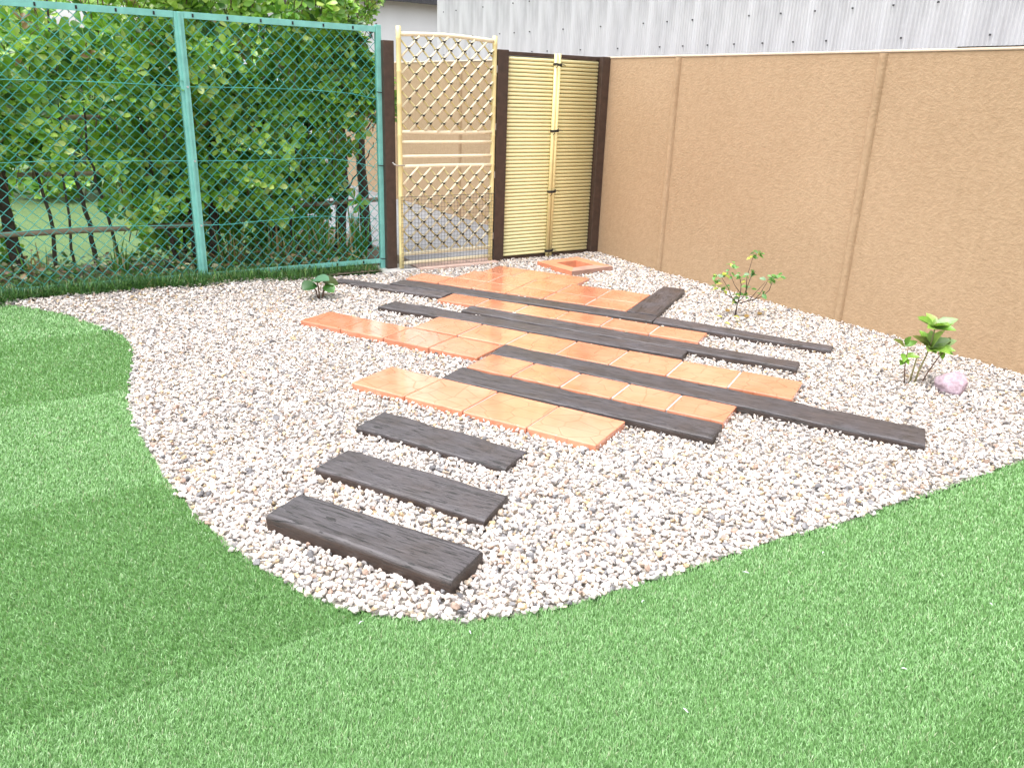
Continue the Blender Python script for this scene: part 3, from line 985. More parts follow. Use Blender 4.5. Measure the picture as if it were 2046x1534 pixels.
# ------------------------------------------------------------------ turf strips
def turf(name, label, y0, y1, lean, seed):
    r = np.random.default_rng(seed)
    xmin, xmax = -1.2, 4.9
    D0 = 66000
    n = int((xmax - xmin) * (y1 - y0) * D0)
    P = np.column_stack([r.uniform(xmin, xmax, n), r.uniform(y0 + .003, y1 - .003, n)])
    # keep what lies near the view
    q = np.column_stack([P, np.zeros(n)]) - np.array([0, 0, CAM_H])
    w = q @ fw; sx = (q @ cam_r) / np.maximum(w, .1) * F_PX; sy = -(q @ cam_u) / np.maximum(w, .1) * F_PX
    vis = (w > 0.2) & (np.abs(sx) < 1023 + 420) & (sy < 767 + 330)
    dist = np.linalg.norm(q, axis=1)
    keep = r.random(n) < np.clip((2.25 / dist) ** 1.7, 0.10, 1.0) * np.where((np.abs(sx) < 1060) & (sy < 800), 1.0, 0.45)
    P = P[vis & keep]; dist = dist[vis & keep]
    ok = inpoly(P, turf_poly); P, dist = P[ok], dist[ok]
    n = len(P)
    wid = 0.00088 * np.clip(dist / 2.0, 1.0, 2.8) * r.uniform(0.8, 1.25, n)
    ln = r.uniform(0.011, 0.020, n)
    # turf nap: every blade of a strip leans the same way on average
    a = r.normal(0, 1.0, n)
    dx = lean * 0.12 + 0.30 * np.sin(a) + r.normal(0, 0.27, n); dy = (0.20 + lean * 0.175) * np.cos(a * .8) + r.normal(0, 0.27, n)
    hz = np.hypot(dx, dy); dz = np.sqrt(np.clip(1 - np.minimum(hz, .97) ** 2, 0.05, 1))
    dirv = np.column_stack([dx, dy, dz]); dirv /= np.linalg.norm(dirv, axis=1)[:, None]
    side = np.column_stack([-dirv[:, 1], dirv[:, 0], np.zeros(n)]); side /= np.linalg.norm(side, axis=1)[:, None] + 1e-9
    tw = r.normal(0, 0.5, n); up = np.cross(side, dirv)
    side = side * np.cos(tw)[:, None] + up * np.sin(tw)[:, None]
    root = np.column_stack([P, hgt(P[:, 0], P[:, 1]) - 0.016])
    # bend: base part steeper, tip more horizontal
    d1 = dirv * np.array([0.65, 0.65, 1.0]); d1 /= np.linalg.norm(d1, axis=1)[:, None]
    d2 = dirv * np.array([1.35, 1.35, 0.75]); d2 /= np.linalg.norm(d2, axis=1)[:, None]
    m1 = root + d1 * (ln * 0.55)[:, None]; tip = m1 + d2 * (ln * 0.5)[:, None]
    w2 = (side * wid[:, None])
    V = np.stack([root - w2, root + w2, m1 + w2 * .9, m1 - w2 * .9, tip], 1).reshape(-1, 3)
    b = np.arange(n)[:, None] * 5
    Fc = np.concatenate([b + np.array([0, 1, 2]), b + np.array([0, 2, 3]), b + np.array([3, 2, 4])])
    pal = np.array([[.19, .385, .13], [.24, .45, .175], [.15, .31, .10], [.33, .52, .26], [.38, .46, .27]])
    C = pal[r.choice(5, n, p=[.38, .32, .16, .10, .04])] * r.uniform(0.85, 1.15, (n, 1))
    me = npmesh(name, V, Fc, np.repeat(C, 5, 0), smooth=False)
    o = tag(link(name, me, M['blade']), label, 'turf', kind='stuff')
    return o


turf('artificial_turf', 'pale strip of artificial turf at the fence end of the lawn', 5.33, 6.5, 1, 21)
turf('artificial_turf', 'deep green strip of artificial turf bulging into the gravel by the fence end', 4.19, 5.33, -1, 22)
turf('artificial_turf', 'pale strip of artificial turf between two deep green strips', 3.06, 4.19, 1, 23)
turf('artificial_turf', 'deep green strip of artificial turf beside the stepping sleepers', 1.885, 3.06, -1, 24)
turf('artificial_turf', 'wide pale strip of artificial turf running in front of the whole gravel bed', 0.75, 1.885, 1, 25)
turf('artificial_turf', 'strip of artificial turf farthest from the gravel', -0.2, 0.75, -0.3, 26)

# ------------------------------------------------------------------ mondo grass border along the fence
def blades_mesh(name, roots, dirs, lens, wids, cols, seg=4, droop=1.0, seed=0):
    n = len(roots)
    t = np.linspace(0, 1, seg + 1)
    h = dirs.copy(); h[:, 2] = 0
    side = np.column_stack([-dirs[:, 1], dirs[:, 0], np.zeros(n)]); side /= np.linalg.norm(side, axis=1)[:, None] + 1e-9
    V = []
    for k in range(seg + 1):
        p = roots + dirs * (lens * t[k])[:, None] + h * (lens * 0.35 * droop * t[k] ** 2)[:, None]
        p[:, 2] -= lens * 0.55 * droop * t[k] ** 2.2 * np.clip(np.hypot(dirs[:, 0], dirs[:, 1]) * 1.3, 0, 1)
        w = wids * (1 - 0.85 * t[k] ** 2)
        V.append(p - side * w[:, None]); V.append(p + side * w[:, None])
    V = np.stack(V, 1).reshape(-1, 3)
    b = np.arange(n)[:, None] * (2 * (seg + 1))
    Fc = np.concatenate([b + np.array([2 * k, 2 * k + 1, 2 * k + 3, 2 * k + 2]) for k in range(seg)])
    return npmesh(name, V, Fc, np.repeat(cols, 2 * (seg + 1), 0), smooth=True)


r = np.random.default_rng(31)
n = 22000
x = r.uniform(-0.9, 2.64, n)
front = 6.11 + 0.04 * np.sin(x * 3.1) + 0.03 * np.sin(x * 9.0) + 0.03 * np.clip((x - 1.6), 0, 1)
y = front + (6.40 - front) * r.uniform(0, 1, n) ** 0.9
tuft = 0.5 + 0.5 * np.sin(x * 21 + 2 * np.sin(y * 30)) * np.sin(y * 33 + x * 5)
ok = r.random(n) < 0.35 + 0.65 * tuft
x, y = x[ok], y[ok]; n = len(x)
a = r.uniform(0, 2 * np.pi, n); tl = r.uniform(0.2, 0.8, n)
dirs = np.column_stack([np.cos(a) * np.sin(tl), np.sin(a) * np.sin(tl) - 0.12, np.cos(tl)]); dirs /= np.linalg.norm(dirs, axis=1)[:, None]
pal = np.array([[.055, .15, .035], [.08, .21, .045], [.035, .10, .03], [.16, .30, .07], [.34, .30, .12]])
C = pal[r.choice(5, n, p=[.35, .3, .2, .12, .03])] * r.uniform(.85, 1.2, (n, 1))
me = blades_mesh('mondo_grass', np.column_stack([x, y, hgt(x, y) - 0.01]), dirs, r.uniform(0.07, 0.135, n), r.uniform(0.0016, 0.0030, n), C)
tag(link('mondo_grass', me, M['mondo']), 'dark green border of dwarf grass along the foot of the chain link fence', 'grass', kind='stuff')


# ------------------------------------------------------------------ leaves and shrubs
def leaf_template(kind):
    """x across, y along, z normal"""
    if kind == 'obovate':
        st = [(0.0, 0.04), (0.28, 0.14), (0.60, 0.27), (0.84, 0.22), (1.0, 0.03)]
    elif kind == 'ovate':
        st = [(0.0, 0.05), (0.25, 0.34), (0.5, 0.38), (0.8, 0.20), (1.0, 0.01)]
    elif kind == 'round':
        st = [(0.0, 0.10), (0.15, 0.42), (0.5, 0.55), (0.82, 0.38), (1.0, 0.05)]
    V, Fc = [], []
    for t, w in st:
        z = -0.16 * (t - 0.45) ** 2
        V += [(-w, t, z + w * 0.28), (0, t, z), (w, t, z + w * 0.28)]
    for k in range(len(st) - 1):
        i = 3 * k
        Fc += [(i, i + 1, i + 4, i + 3), (i + 1, i + 2, i + 5, i + 4)]
    return np.array(V), np.array(Fc)


OBO = leaf_template('obovate'); OVA = leaf_template('ovate'); RND = leaf_template('round')


def leaf_frames(D, Nn):
    D = D / (np.linalg.norm(D, axis=1)[:, None] + 1e-9)
    Nn = Nn - D * (Nn * D).sum(1)[:, None]; Nn /= np.linalg.norm(Nn, axis=1)[:, None] + 1e-9
    X = np.cross(D, Nn)
    return np.stack([X, D, Nn], 2)


def leaves_mesh(name, tmpl, P, Rm, S, C):
    V, Fc = tmpl
    W = np.einsum('nij,vj->nvi', Rm, V) * S[:, None, None] + P[:, None, :]
    F2 = (Fc[None] + (np.arange(len(P)) * len(V))[:, None, None]).reshape(-1, 4)
    return npmesh(name, W.reshape(-1, 3), F2, np.repeat(C, len(V), 0), smooth=True)


LEAFPAL = np.array([[.19, .40, .045], [.27, .50, .06], [.10, .26, .03], [.40, .60, .11], [.05, .14, .03], [.52, .66, .17], [.30, .19, .09]])
LEAFPR = np.array([.30, .24, .20, .13, .08, .04, .01])


def crown_rosettes(centres, outward, r, per=(5, 8), size=(0.060, 0.095), pal=LEAFPAL, pr=LEAFPR):
    P, D, Nn, S, C = [], [], [], [], []
    for c, o in zip(centres, outward):
        o = o / (np.linalg.norm(o) + 1e-9)
        a = np.array([0, 0, 1.0]) if abs(o[2]) < 0.9 else np.array([1.0, 0, 0])
        e1 = np.cross(o, a); e1 /= np.linalg.norm(e1); e2 = np.cross(o, e1)
        k = r.integers(*per); ph = r.uniform(0, 6.28); base = r.choice(len(pal), p=pr / pr.sum())
        for j in range(k):
            th = ph + 6.283 * j / k * 1.0 + r.normal(0, .25); tilt = r.uniform(0.05, 0.75)
            d = (e1 * math.cos(th) + e2 * math.sin(th)) * math.cos(tilt) + o * math.sin(tilt)
            d = d + np.array([0, 0, -0.12])
            P.append(c + d * 0.008 - o * r.uniform(0, .02)); D.append(d); Nn.append(o + r.normal(0, .25, 3))
            S.append(r.uniform(*size)); 
            q = base if r.random() < 0.7 else r.choice(len(pal), p=pr / pr.sum())
            C.append(pal[q] * r.uniform(.88, 1.28))
    return np.array(P), np.array(D), np.array(Nn), np.array(S), np.array(C)


LEAFMATS = []
for k in range(6):      # leaf meshes shared by the single leaves
    me = pmesh('leaf', OBO[0], [tuple(f) for f in OBO[1]], True, np.repeat(LEAFPAL[[0, 1, 2, 3, 5, 0][k]][None], len(OBO[0]), 0))
    me.materials.append(M['leaf']); LEAFMATS.append(me)


def visible_px(P):
    q = P - np.array([0, 0, CAM_H]); w = q @ fw
    return CXP + F_PX * (q @ cam_r) / w, CYP - F_PX * (q @ cam_u) / w


def shrub(name, label, base, stems, nros, sampler, seed, cat='shrub', nsingle=230, size=(0.060, 0.095), group=None, per=(5, 8)):
    r = np.random.default_rng(seed)
    root = empty(name, base, label, cat, group)
    b = np.array(base)
    # woody stems
    for st in stems:
        pts = [np.array(p) for p in st[0]]
        q = []
        for i in range(len(pts) - 1):
            for t in np.linspace(0, 1, 5, endpoint=False):
                q.append(pts[i] + (pts[i + 1] - pts[i]) * t + r.normal(0, .006, 3))
        q.append(pts[-1])
        rad = np.linspace(st[1], st[1] * 0.35, len(q))
        MB().tube([p - b for p in q], list(rad), 7).obj('stem', M['bark'], root, True)
    cen, out = sampler(r, nros)
    P, D, Nn, S, C = crown_rosettes(cen, out, r, per, size)
    Rm = leaf_frames(D, Nn)
    # twigs that carry the rosettes
    mb = MB()
    for c, o in list(zip(cen, out))[:: 2]:
        o = o / np.linalg.norm(o)
        L = r.uniform(.10, .25)
        mb.tube([c - b, c - o * L * .5 + r.normal(0, .01, 3) - b, c - o * L + np.array([0, 0, -.05]) - b], [0.0022, 0.003, 0.004], 4, cap=False)
    tag(mb.obj('twigs', M['twig'], root), kind='stuff')
    # the leaves nearest the viewer are single parts, the rest one mass
    sx, sy = visible_px(P)
    inside = (sx > 0) & (sx < 2046) & (sy > 0) & (sy < 700)
    score = np.where(inside, P[:, 1] - S * 2, 99)
    order = np.argsort(score)
    sing = order[:min(nsingle, int(inside.sum()))]
    mask = np.ones(len(P), bool); mask[sing] = False
    tag(link('foliage', leaves_mesh('foliage', OBO, P[mask] - b, Rm[mask], S[mask], C[mask]), M['leaf'], root), kind='stuff')
    for i in sing:
        o = bpy.data.objects.new('leaf', LEAFMATS[int(r.integers(6))])
        m4 = Matrix.Identity(4)
        for a_ in range(3):
            for c_ in range(3): m4[a_][c_] = Rm[i][a_][c_] * S[i]
            m4[a_][3] = P[i][a_] - b[a_]
        o.parent = root; o.matrix_basis = m4
        col.objects.link(o)
    return root


def fill_sampler(x0, x1, y0, y1, ztop, zbot, gap=0.0, gscale=2.0, frontbias=0.6, keep=None):
    def f(r, n):
        P, O = [], []
        cx_ = (x0 + x1) / 2
        while len(P) < n:
            x = r.uniform(x0, x1); z = r.uniform(zbot(x), ztop(x))
            t = r.random() ** (1 / (1 - frontbias)) if r.random() < .7 else r.random()
            bulge = 0.10 * math.sin(x * 5 + z * 3) + 0.07 * math.sin(z * 7 - x * 4)
            y = y0 + bulge + t * (y1 - y0)
            if mnoise.noise(Vector((x * gscale, y * gscale * .7, z * gscale))) < gap - 0.5 + 0.0: continue
            if keep is not None and not keep(x, y, z, r): continue
            top = max(0, 1 - (ztop(x) - z) / .3)
            o = np.array([(x - cx_) * .35 + r.normal(0, .35), -1.0 + r.normal(0, .35), 0.75 + top * 1.4 + r.normal(0, .40)])
            P.append(np.array([x, y, z])); O.append(o)
        return P, O
    return f


# right shrub: full of leaves down to knee height
shrub('evergreen_shrub', 'dense glossy evergreen shrub filling the fence bay next to the gate', (2.05, 6.95, 0),
      [([(2.60, 7.0, -.02), (2.66, 6.98, .6), (2.68, 7.0, 1.2), (2.6, 7.0, 1.9)], 0.055), ([(2.0, 6.95, -.02), (1.98, 6.9, .5), (1.86, 6.9, 1.2), (1.7, 6.9, 1.9)], 0.035),
       ([(2.2, 6.85, -.02), (2.12, 6.8, .35), (1.98, 6.78, .8), (1.92, 6.8, 1.3)], 0.022), ([(1.5, 6.95, -.02), (1.52, 6.9, .6), (1.6, 6.9, 1.4), (1.5, 6.9, 2.0)], 0.05),
       ([(2.0, 6.72, .75), (2.14, 6.68, .95), (2.26, 6.70, 1.22)], 0.010), ([(1.98, 6.72, .66), (2.10, 6.68, .86), (2.16, 6.70, 1.05)], 0.009),
       ([(2.62, 6.8, 1.2), (2.8, 6.76, 1.28), (2.90, 6.75, 1.29)], 0.009), ([(2.62, 6.8, .6), (2.8, 6.76, .85), (2.86, 6.75, 1.0)], 0.008)],
      1900, fill_sampler(1.22, 2.92, 6.52, 7.5, lambda x: 2.28 - 0.10 * max(0, x - 2.0) - 1.6 * max(0, x - 2.48), lambda x: 0.50 + 0.08 * math.sin(x * 6) + (0.75 if x > 2.66 else 0), gap=0.16, gscale=3.2,
                         keep=lambda x, y, z, r: not (x > 2.62 and z < 1.3 and r.random() < .75)), 41)
# left shrub: looser, with bare stems low down
shrub('evergreen_shrub', 'loose evergreen shrub with bare lower stems behind the fence bay away from the gate', (0.55, 7.0, 0),
      [([(0.10, 7.0, -.02), (0.08, 6.98, .6), (0.12, 7.0, 1.3), (0.0, 7.0, 2.1)], 0.05), ([(0.62, 6.95, -.02), (0.60, 6.93, .5), (0.50, 6.93, 1.1), (0.55, 6.95, 2.0)], 0.020),
       ([(0.34, 6.9, -.02), (0.36, 6.9, .4), (0.30, 6.92, .9), (0.34, 6.92, 1.5)], 0.017), ([(0.80, 6.9, -.02), (0.74, 6.88, .45), (0.66, 6.9, .9), (0.7, 6.92, 1.6)], 0.015),
       ([(1.20, 6.85, -.02), (1.12, 6.8, .5), (1.06, 6.82, 1.0), (0.9, 6.85, 1.7)], 0.020), ([(1.38, 6.95, -.02), (1.36, 6.95, .7), (1.34, 6.95, 1.4), (1.3, 6.95, 2.2)], 0.045),
       ([(0.45, 6.9, -.02), (0.48, 6.9, .6), (0.47, 6.92, 1.2)], 0.012), ([(-0.25, 7.0, -.02), (-0.2, 7.0, .8), (-0.3, 7.0, 1.9)], 0.04)],
      1500, fill_sampler(-0.75, 1.38, 6.55, 7.5, lambda x: 2.35 + 0.15 * math.sin(x * 3), lambda x: 0.62 + 0.2 * math.sin(x * 4 + 1), gap=0.28, gscale=2.4,
                        keep=lambda x, y, z, r: not (0.12 < x < 0.85 and z < 0.86 and r.random() < .75) and not (x < 0.25 and z > 1.45 and r.random() < .7) and not (0.45 < x < 0.85 and z > 1.7 and r.random() < .85)), 42)
# slim pruned tree whose tuft shows over the rail beside the gate
shrub('pruned_tree', 'slim pruned tree with a tufted top rising over the fence corner', (3.0, 7.35, 0),
      [([(3.02, 7.35, -.02), (2.98, 7.35, .9), (3.02, 7.35, 1.6), (2.98, 7.35, 1.86)], 0.055), ([(2.98, 7.35, 1.70), (2.92, 7.33, 1.84), (2.90, 7.32, 1.93)], 0.03), ([(3.0, 7.35, 1.76), (3.10, 7.33, 1.88), (3.16, 7.32, 1.98)], 0.022)],
      95, fill_sampler(2.86, 3.16, 7.15, 7.5, lambda x: 2.42, lambda x: 1.92, gap=0.1), 43, cat='tree', nsingle=60, size=(0.04, 0.065))
# background bushes beyond the little lawn
for i, (bx, by, wx, zt, sd_) in enumerate(((-2.6, 12.2, 2.2, 3.4, 51), (-0.1, 12.8, 1.6, 2.6, 52), (2.0, 12.4, 1.5, 2.7, 53))):
    shrub('background_bush', ['tall dark bush standing beyond the far lawn, seen through the fence corner', 'dark bush beyond the far lawn behind the bare stems', 'dark bush beyond the far lawn behind the dense shrub'][i], (bx, by, 0),
          [([(bx, by, -.1), (bx + .05, by, 1.0), (bx, by, 1.8)], 0.06)], 520, fill_sampler(bx - wx, bx + wx, by - .6, by + .6, lambda x, z=zt: z, lambda x: 0.0, gap=0.1, gscale=1.2), sd_, cat='bush', nsingle=0, size=(0.10, 0.17))

for lab, x0, x1, zt, yb, nn, sd_ in (('low dark bush under the loose shrub at the fence corner', -0.8, 0.10, 0.85, 7.25, 170, 55), ('low leafy bush filling the gap under the dense shrub', 0.92, 1.75, 0.80, 7.3, 170, 56), ('low leafy bush behind the strap leaved plants', 1.7, 2.62, 0.72, 7.35, 180, 57)):
    shrub('low_bush', lab, ((x0 + x1) / 2, yb, 0), [([((x0 + x1) / 2, yb, -.02), ((x0 + x1) / 2 + .03, yb, .5)], .02)], nn, fill_sampler(x0, x1, yb - .25, yb + .25, lambda x, z=zt: z + .08 * math.sin(x * 9), lambda x: 0.05, gap=0.2, gscale=3), sd_, cat='bush', nsingle=30)

# old bamboo rails behind the fence
for lab, (a, b), yy, rr in (('old grey bamboo rail tied low behind the loose shrub', ((-80, 474), (420, 447)), 6.72, .021), ('old grey bamboo rail at knee height behind the bare stems', ((-40, 351), (430, 342)), 6.98, .017),
                           ('old grey bamboo rail at waist height behind the loose shrub', ((20, 236), (260, 234)), 6.98, .018), ('dark old rail crossing behind the strap leaved plants', ((470, 420), (765, 398)), 6.86, .020)):
    p, q = pxY(*a, yy), pxY(*b, yy)
    L = np.linalg.norm(q - p); pts, rs = [], []
    t = 0
    for k in range(int(L / .22) + 1):
        for dt, f in ((0, 1), (.2, 1), (.208, 1.14), (.216, 1)):
            tt = min(1, (k * .22 + dt) / L); pts.append(p + (q - p) * tt); rs.append(rr * f)
    pts = [u + np.array([1, 0, 0]) * 1e-4 * i for i, u in enumerate(pts)]
    tag(MB().tube(pts, rs, 9).obj('bamboo_rail', M['pole'], None, True), lab, 'rail', 'old bamboo rails behind the fence')


# strap leaved plants behind the fence
def strap_plant(label, x, y, n, h, spread, seed, dry=0.25, z=0.02):
    r = np.random.default_rng(seed)
    root = empty('strap_leaf_plant', (x, y, z), label, 'plant', 'strap leaved plants behind the fence')
    a = r.uniform(0, 6.28, n); tl = np.abs(r.normal(0, spread, n))
    D = np.column_stack([np.cos(a) * np.sin(tl), np.sin(a) * np.sin(tl), np.cos(tl)])
    pal = np.array([[.10, .27, .045], [.15, .36, .06], [.07, .19, .035], [.45, .30, .14], [.55, .46, .24]])
    C = pal[r.choice(5, n, p=[.4 * (1 - dry) / .8, .25 * (1 - dry) / .8, .15 * (1 - dry) / .8, dry * .6, dry * .4])] * r.uniform(.85, 1.15, (n, 1))
    roots = np.column_stack([r.normal(0, .05, n), r.normal(0, .05, n), np.zeros(n)])
    for i in range(n):
        me = blades_mesh('leaf', roots[i:i + 1], D[i:i + 1], np.array([h * r.uniform(.55, 1.1)]), np.array([r.uniform(.006, .012)]), C[i:i + 1], seg=6, droop=r.uniform(.3, 1.3))
        link('leaf', me, M['strap'], root)


strap_plant('tall clump of green strap leaves at the fence corner beside the gate', 2.62, 6.62, 75, 0.52, .35, 61, .12)
strap_plant('arching clump of green strap leaves behind the middle of the fence bay', 2.32, 6.66, 60, 0.50, .5, 62, .22)
strap_plant('dry tangled clump of brown and green strap leaves', 1.95, 6.64, 60, 0.42, .6, 63, .5)
strap_plant('brown withered strap leaf clump beside the fence middle post', 1.55, 6.62, 60, 0.42, .6, 64, .6)
strap_plant('low clump of thin strap leaves under the bare stems', 0.75, 6.62, 45, 0.34, .8, 65, .35)
strap_plant('sprawling low strap leaf clump under the fence corner hedge', 0.22, 6.60, 45, 0.32, .8, 66, .4)

# creeping variegated ground cover and fallen leaves under the hedge
r = np.random.default_rng(71)
n = 2600
x = r.uniform(-0.8, 2.62, n); y = 6.36 + r.uniform(0, 1, n) ** 1.5 * .8
z = 0.03 + np.abs(r.normal(0, .05, n)) + 0.08 * r.random(n) * (np.sin(x * 7) > -.2)
pal = np.array([[.10, .24, .05], [.07, .17, .04], [.62, .60, .38], [.24, .36, .13], [.28, .17, .09], [.50, .36, .20]])
C = pal[r.choice(6, n, p=[.30, .22, .16, .12, .12, .08])] * r.uniform(.8, 1.15, (n, 1))
Nn = np.column_stack([r.normal(0, .5, n), -.6 + r.normal(0, .4, n), np.ones(n)]); a = r.uniform(0, 6.28, n)
D = np.column_stack([np.cos(a), np.sin(a), r.normal(0, .3, n)])
tag(link('ground_cover', leaves_mesh('ground_cover', OVA, np.column_stack([x, y, z]), leaf_frames(D, Nn), r.uniform(.025, .055, n), C), M['leaf']),
    'low creeping cream and green leaves and dead leaves under the hedge', 'ground cover', kind='stuff')


# ------------------------------------------------------------------ small plants in the gravel
def single_leaf(parent, P, D, Nn, S, color, tmpl, wscale=1.0):
    Rm = leaf_frames(np.array([D], float), np.array([Nn], float))[0]
    V = tmpl[0] * np.array([wscale, 1, 1])
    W = (V @ Rm.T) * S
    cc = np.repeat(np.array([color]), len(V), 0) * np.linspace(.9, 1.1, len(V))[:, None]
    me = pmesh('leaf', W, [tuple(f) for f in tmpl[1]], True, cc); me.materials.append(M['leaf'])
    return link('leaf', me, None, parent, tuple(P))


# (a) broad leaved seedling on the left
b = px(640, 596, onground=True)
p1 = empty('seedling', tuple(b), 'small broad leaved seedling alone in the gravel before the fence', 'plant')
for tip, D, Nn, S, c in (((-.02, 0.0, .135), (.35, -.35, .05), (0, -.25, 1), .17, (.20, .42, .26)), ((-.05, .01, .10), (-1, -.25, -.25), (-.2, -.4, .8), .15, (.05, .17, .04)),
                         ((.04, -.03, .085), (.45, -.6, -.35), (0, -.6, .7), .12, (.13, .40, .07)), ((.06, .02, .11), (1, -.1, -.18), (.1, -.4, .9), .16, (.10, .15, .04)), ((.0, .05, .11), (.2, .9, .1), (0, -.1, 1), .12, (.09, .25, .06))):
    tip = np.array(tip)
    MB().tube([(tip[0] * .15, tip[1] * .15, -.03), tip * np.array([.55, .55, .6]), tip], [.006, .005, .004], 6).obj('stem', M['twig'], p1, True)
    single_leaf(p1, tip - np.array(D) / np.linalg.norm(D) * S * .18, D, Nn, S * .74, tuple(np.array(c) * .62), RND)

# (b) little bush with spreading twigs
b = px(1469, 632, 0)
p2 = empty('young_bush', tuple(b), 'young twiggy bush with few light green leaves by the wall', 'bush')
rv = np.array([math.cos(YAW), -math.sin(YAW), 0]); dv = np.array([math.sin(YAW), math.cos(YAW), 0]); upv = np.array([0, 0, 1.0])
mpp = np.linalg.norm(np.array([b[0], b[1], CAM_H])) / F_PX          # metres per photo pixel at the bush
W3 = lambda x, y, d=0.0: rv * ((x - 1469) * mpp) + upv * ((632 - y) * mpp * 1.06) + dv * d
TW = [([(1468, 636), (1469, 622), (1470, 605)], .0085, 0), ([(1470, 608), (1458, 598), (1445, 592), (1428, 588)], .004, .04), ([(1471, 605), (1472, 590), (1470, 572), (1463, 555)], .004, -.05),
      ([(1470, 606), (1480, 598), (1484, 588), (1492, 560), (1500, 552)], .0035, .05), ([(1474, 608), (1490, 602), (1502, 598), (1515, 592), (1525, 580), (1527, 568)], .0045, -.03), ([(1493, 600), (1500, 585), (1513, 565)], .003, -.05),
      ([(1484, 590), (1482, 560), (1486, 540), (1490, 520)], .003, .02), ([(1503, 598), (1512, 590), (1526, 565), (1540, 558)], .003, .06), ([(1458, 598), (1448, 580), (1432, 560)], .0028, -.02), ([(1472, 588), (1462, 576), (1452, 556)], .0028, .05)]
r = np.random.default_rng(81)
for pts, rad, dd in TW:
    k = len(pts)
    MB().tube([W3(x, y, dd * i / (k - 1)) for i, (x, y) in enumerate(pts)], [rad * (1 - .55 * i / (k - 1)) for i in range(k)], 6).obj('twig', M['bark'], p2, True)
clusters = [(1493, 516, 8, .02), (1488, 524, 5, .02), (1500, 520, 6, .03), (1451, 540, 7, .05), (1432, 552, 7, -.02), (1422, 556, 5, -.02), (1427, 566, 6, -.02), (1450, 556, 6, .05), (1465, 552, 4, -.05), (1500, 552, 7, .05), (1518, 556, 7, -.05),
            (1530, 556, 7, .0), (1548, 560, 6, .06), (1527, 566, 5, -.03), (1445, 580, 5, .02), (1464, 590, 6, .0), (1490, 580, 5, .02), (1486, 592, 4, .0), (1428, 580, 5, .04), (1512, 586, 4, -.03), (1478, 562, 4, -.03), (1466, 600, 4, .03)]
for x, y, k, dd in clusters:
    c0 = W3(x, y, dd)
    for j in range(k):
        a = r.uniform(0, 6.28)
        D = rv * math.cos(a) + dv * math.sin(a) * .7 + upv * r.uniform(-.7, .25)
        yel = r.random()
        c = (.48, .52, .10) if yel < .12 else ((.10, .27, .06) if yel < .5 else ((.17, .37, .09) if yel < .85 else (.22, .36, .20)))
        single_leaf(p2, c0 + r.normal(0, .012, 3), D, upv + r.normal(0, .35, 3) - dv * .3, r.uniform(.030, .050), c, OVA, .85)
# fallen yellow leaves below it
for k, (x, y) in enumerate(((1450, 622), (1443, 634), (1472, 640), (1488, 633), (1459, 648), (1474, 647), (1514, 628), (1478, 635))):
    q = px(x, y, 0.012)
    D = np.array([math.cos(k * 2.1), math.sin(k * 2.1), .2])
    lf = single_leaf(None, q, D, (0.2, -.3, 1), .045, (.55, .55, .10) if k % 3 else (.38, .24, .08), OVA)
    lf.name = 'fallen_leaf'; tag(lf, 'fallen yellow leaf lying on gravel under the young bush' if k % 3 else 'fallen brown leaf lying on gravel under the young bush', 'leaf', 'fallen leaves under the young bush')

# (c) broad leaved shrublet beside the pink stone
b = px(1830, 765, 0)
p3 = empty('broadleaf_plant', tuple(b), 'upright plant with broad lime green leaves beside the pink stone', 'plant')
mpp3 = np.linalg.norm(np.array([b[0], b[1], CAM_H])) / F_PX
W4 = lambda x, y, d=0.0: rv * ((x - 1830) * mpp3) + upv * ((765 - y) * mpp3 * 1.07) + dv * d
STEMS = [([(1827, 770), (1830, 745), (1838, 716), (1842, 690), (1843, 660)], .006, .0), ([(1838, 770), (1845, 745), (1855, 720), (1862, 705)], .0045, -.03), ([(1818, 768), (1823, 740), (1828, 715)], .006, .03), ([(1809, 765), (1803, 742), (1799, 725), (1797, 700)], .004, -.04)]
for pts, rad, dd in STEMS:
    k = len(pts)
    MB().tube([W4(x, y, dd * i / (k - 1)) for i, (x, y) in enumerate(pts)], [rad * (1 - .4 * i / (k - 1)) for i in range(k)], 7).obj('stem', simple('green_stem', (.24, .22, .10), .6) if rad > .0055 else M['twig'], p3, True)
LG = [(.26, .46, .08), (.20, .40, .06), (.34, .52, .13), (.14, .30, .05), (.30, .44, .20), (.16, .20, .05)]
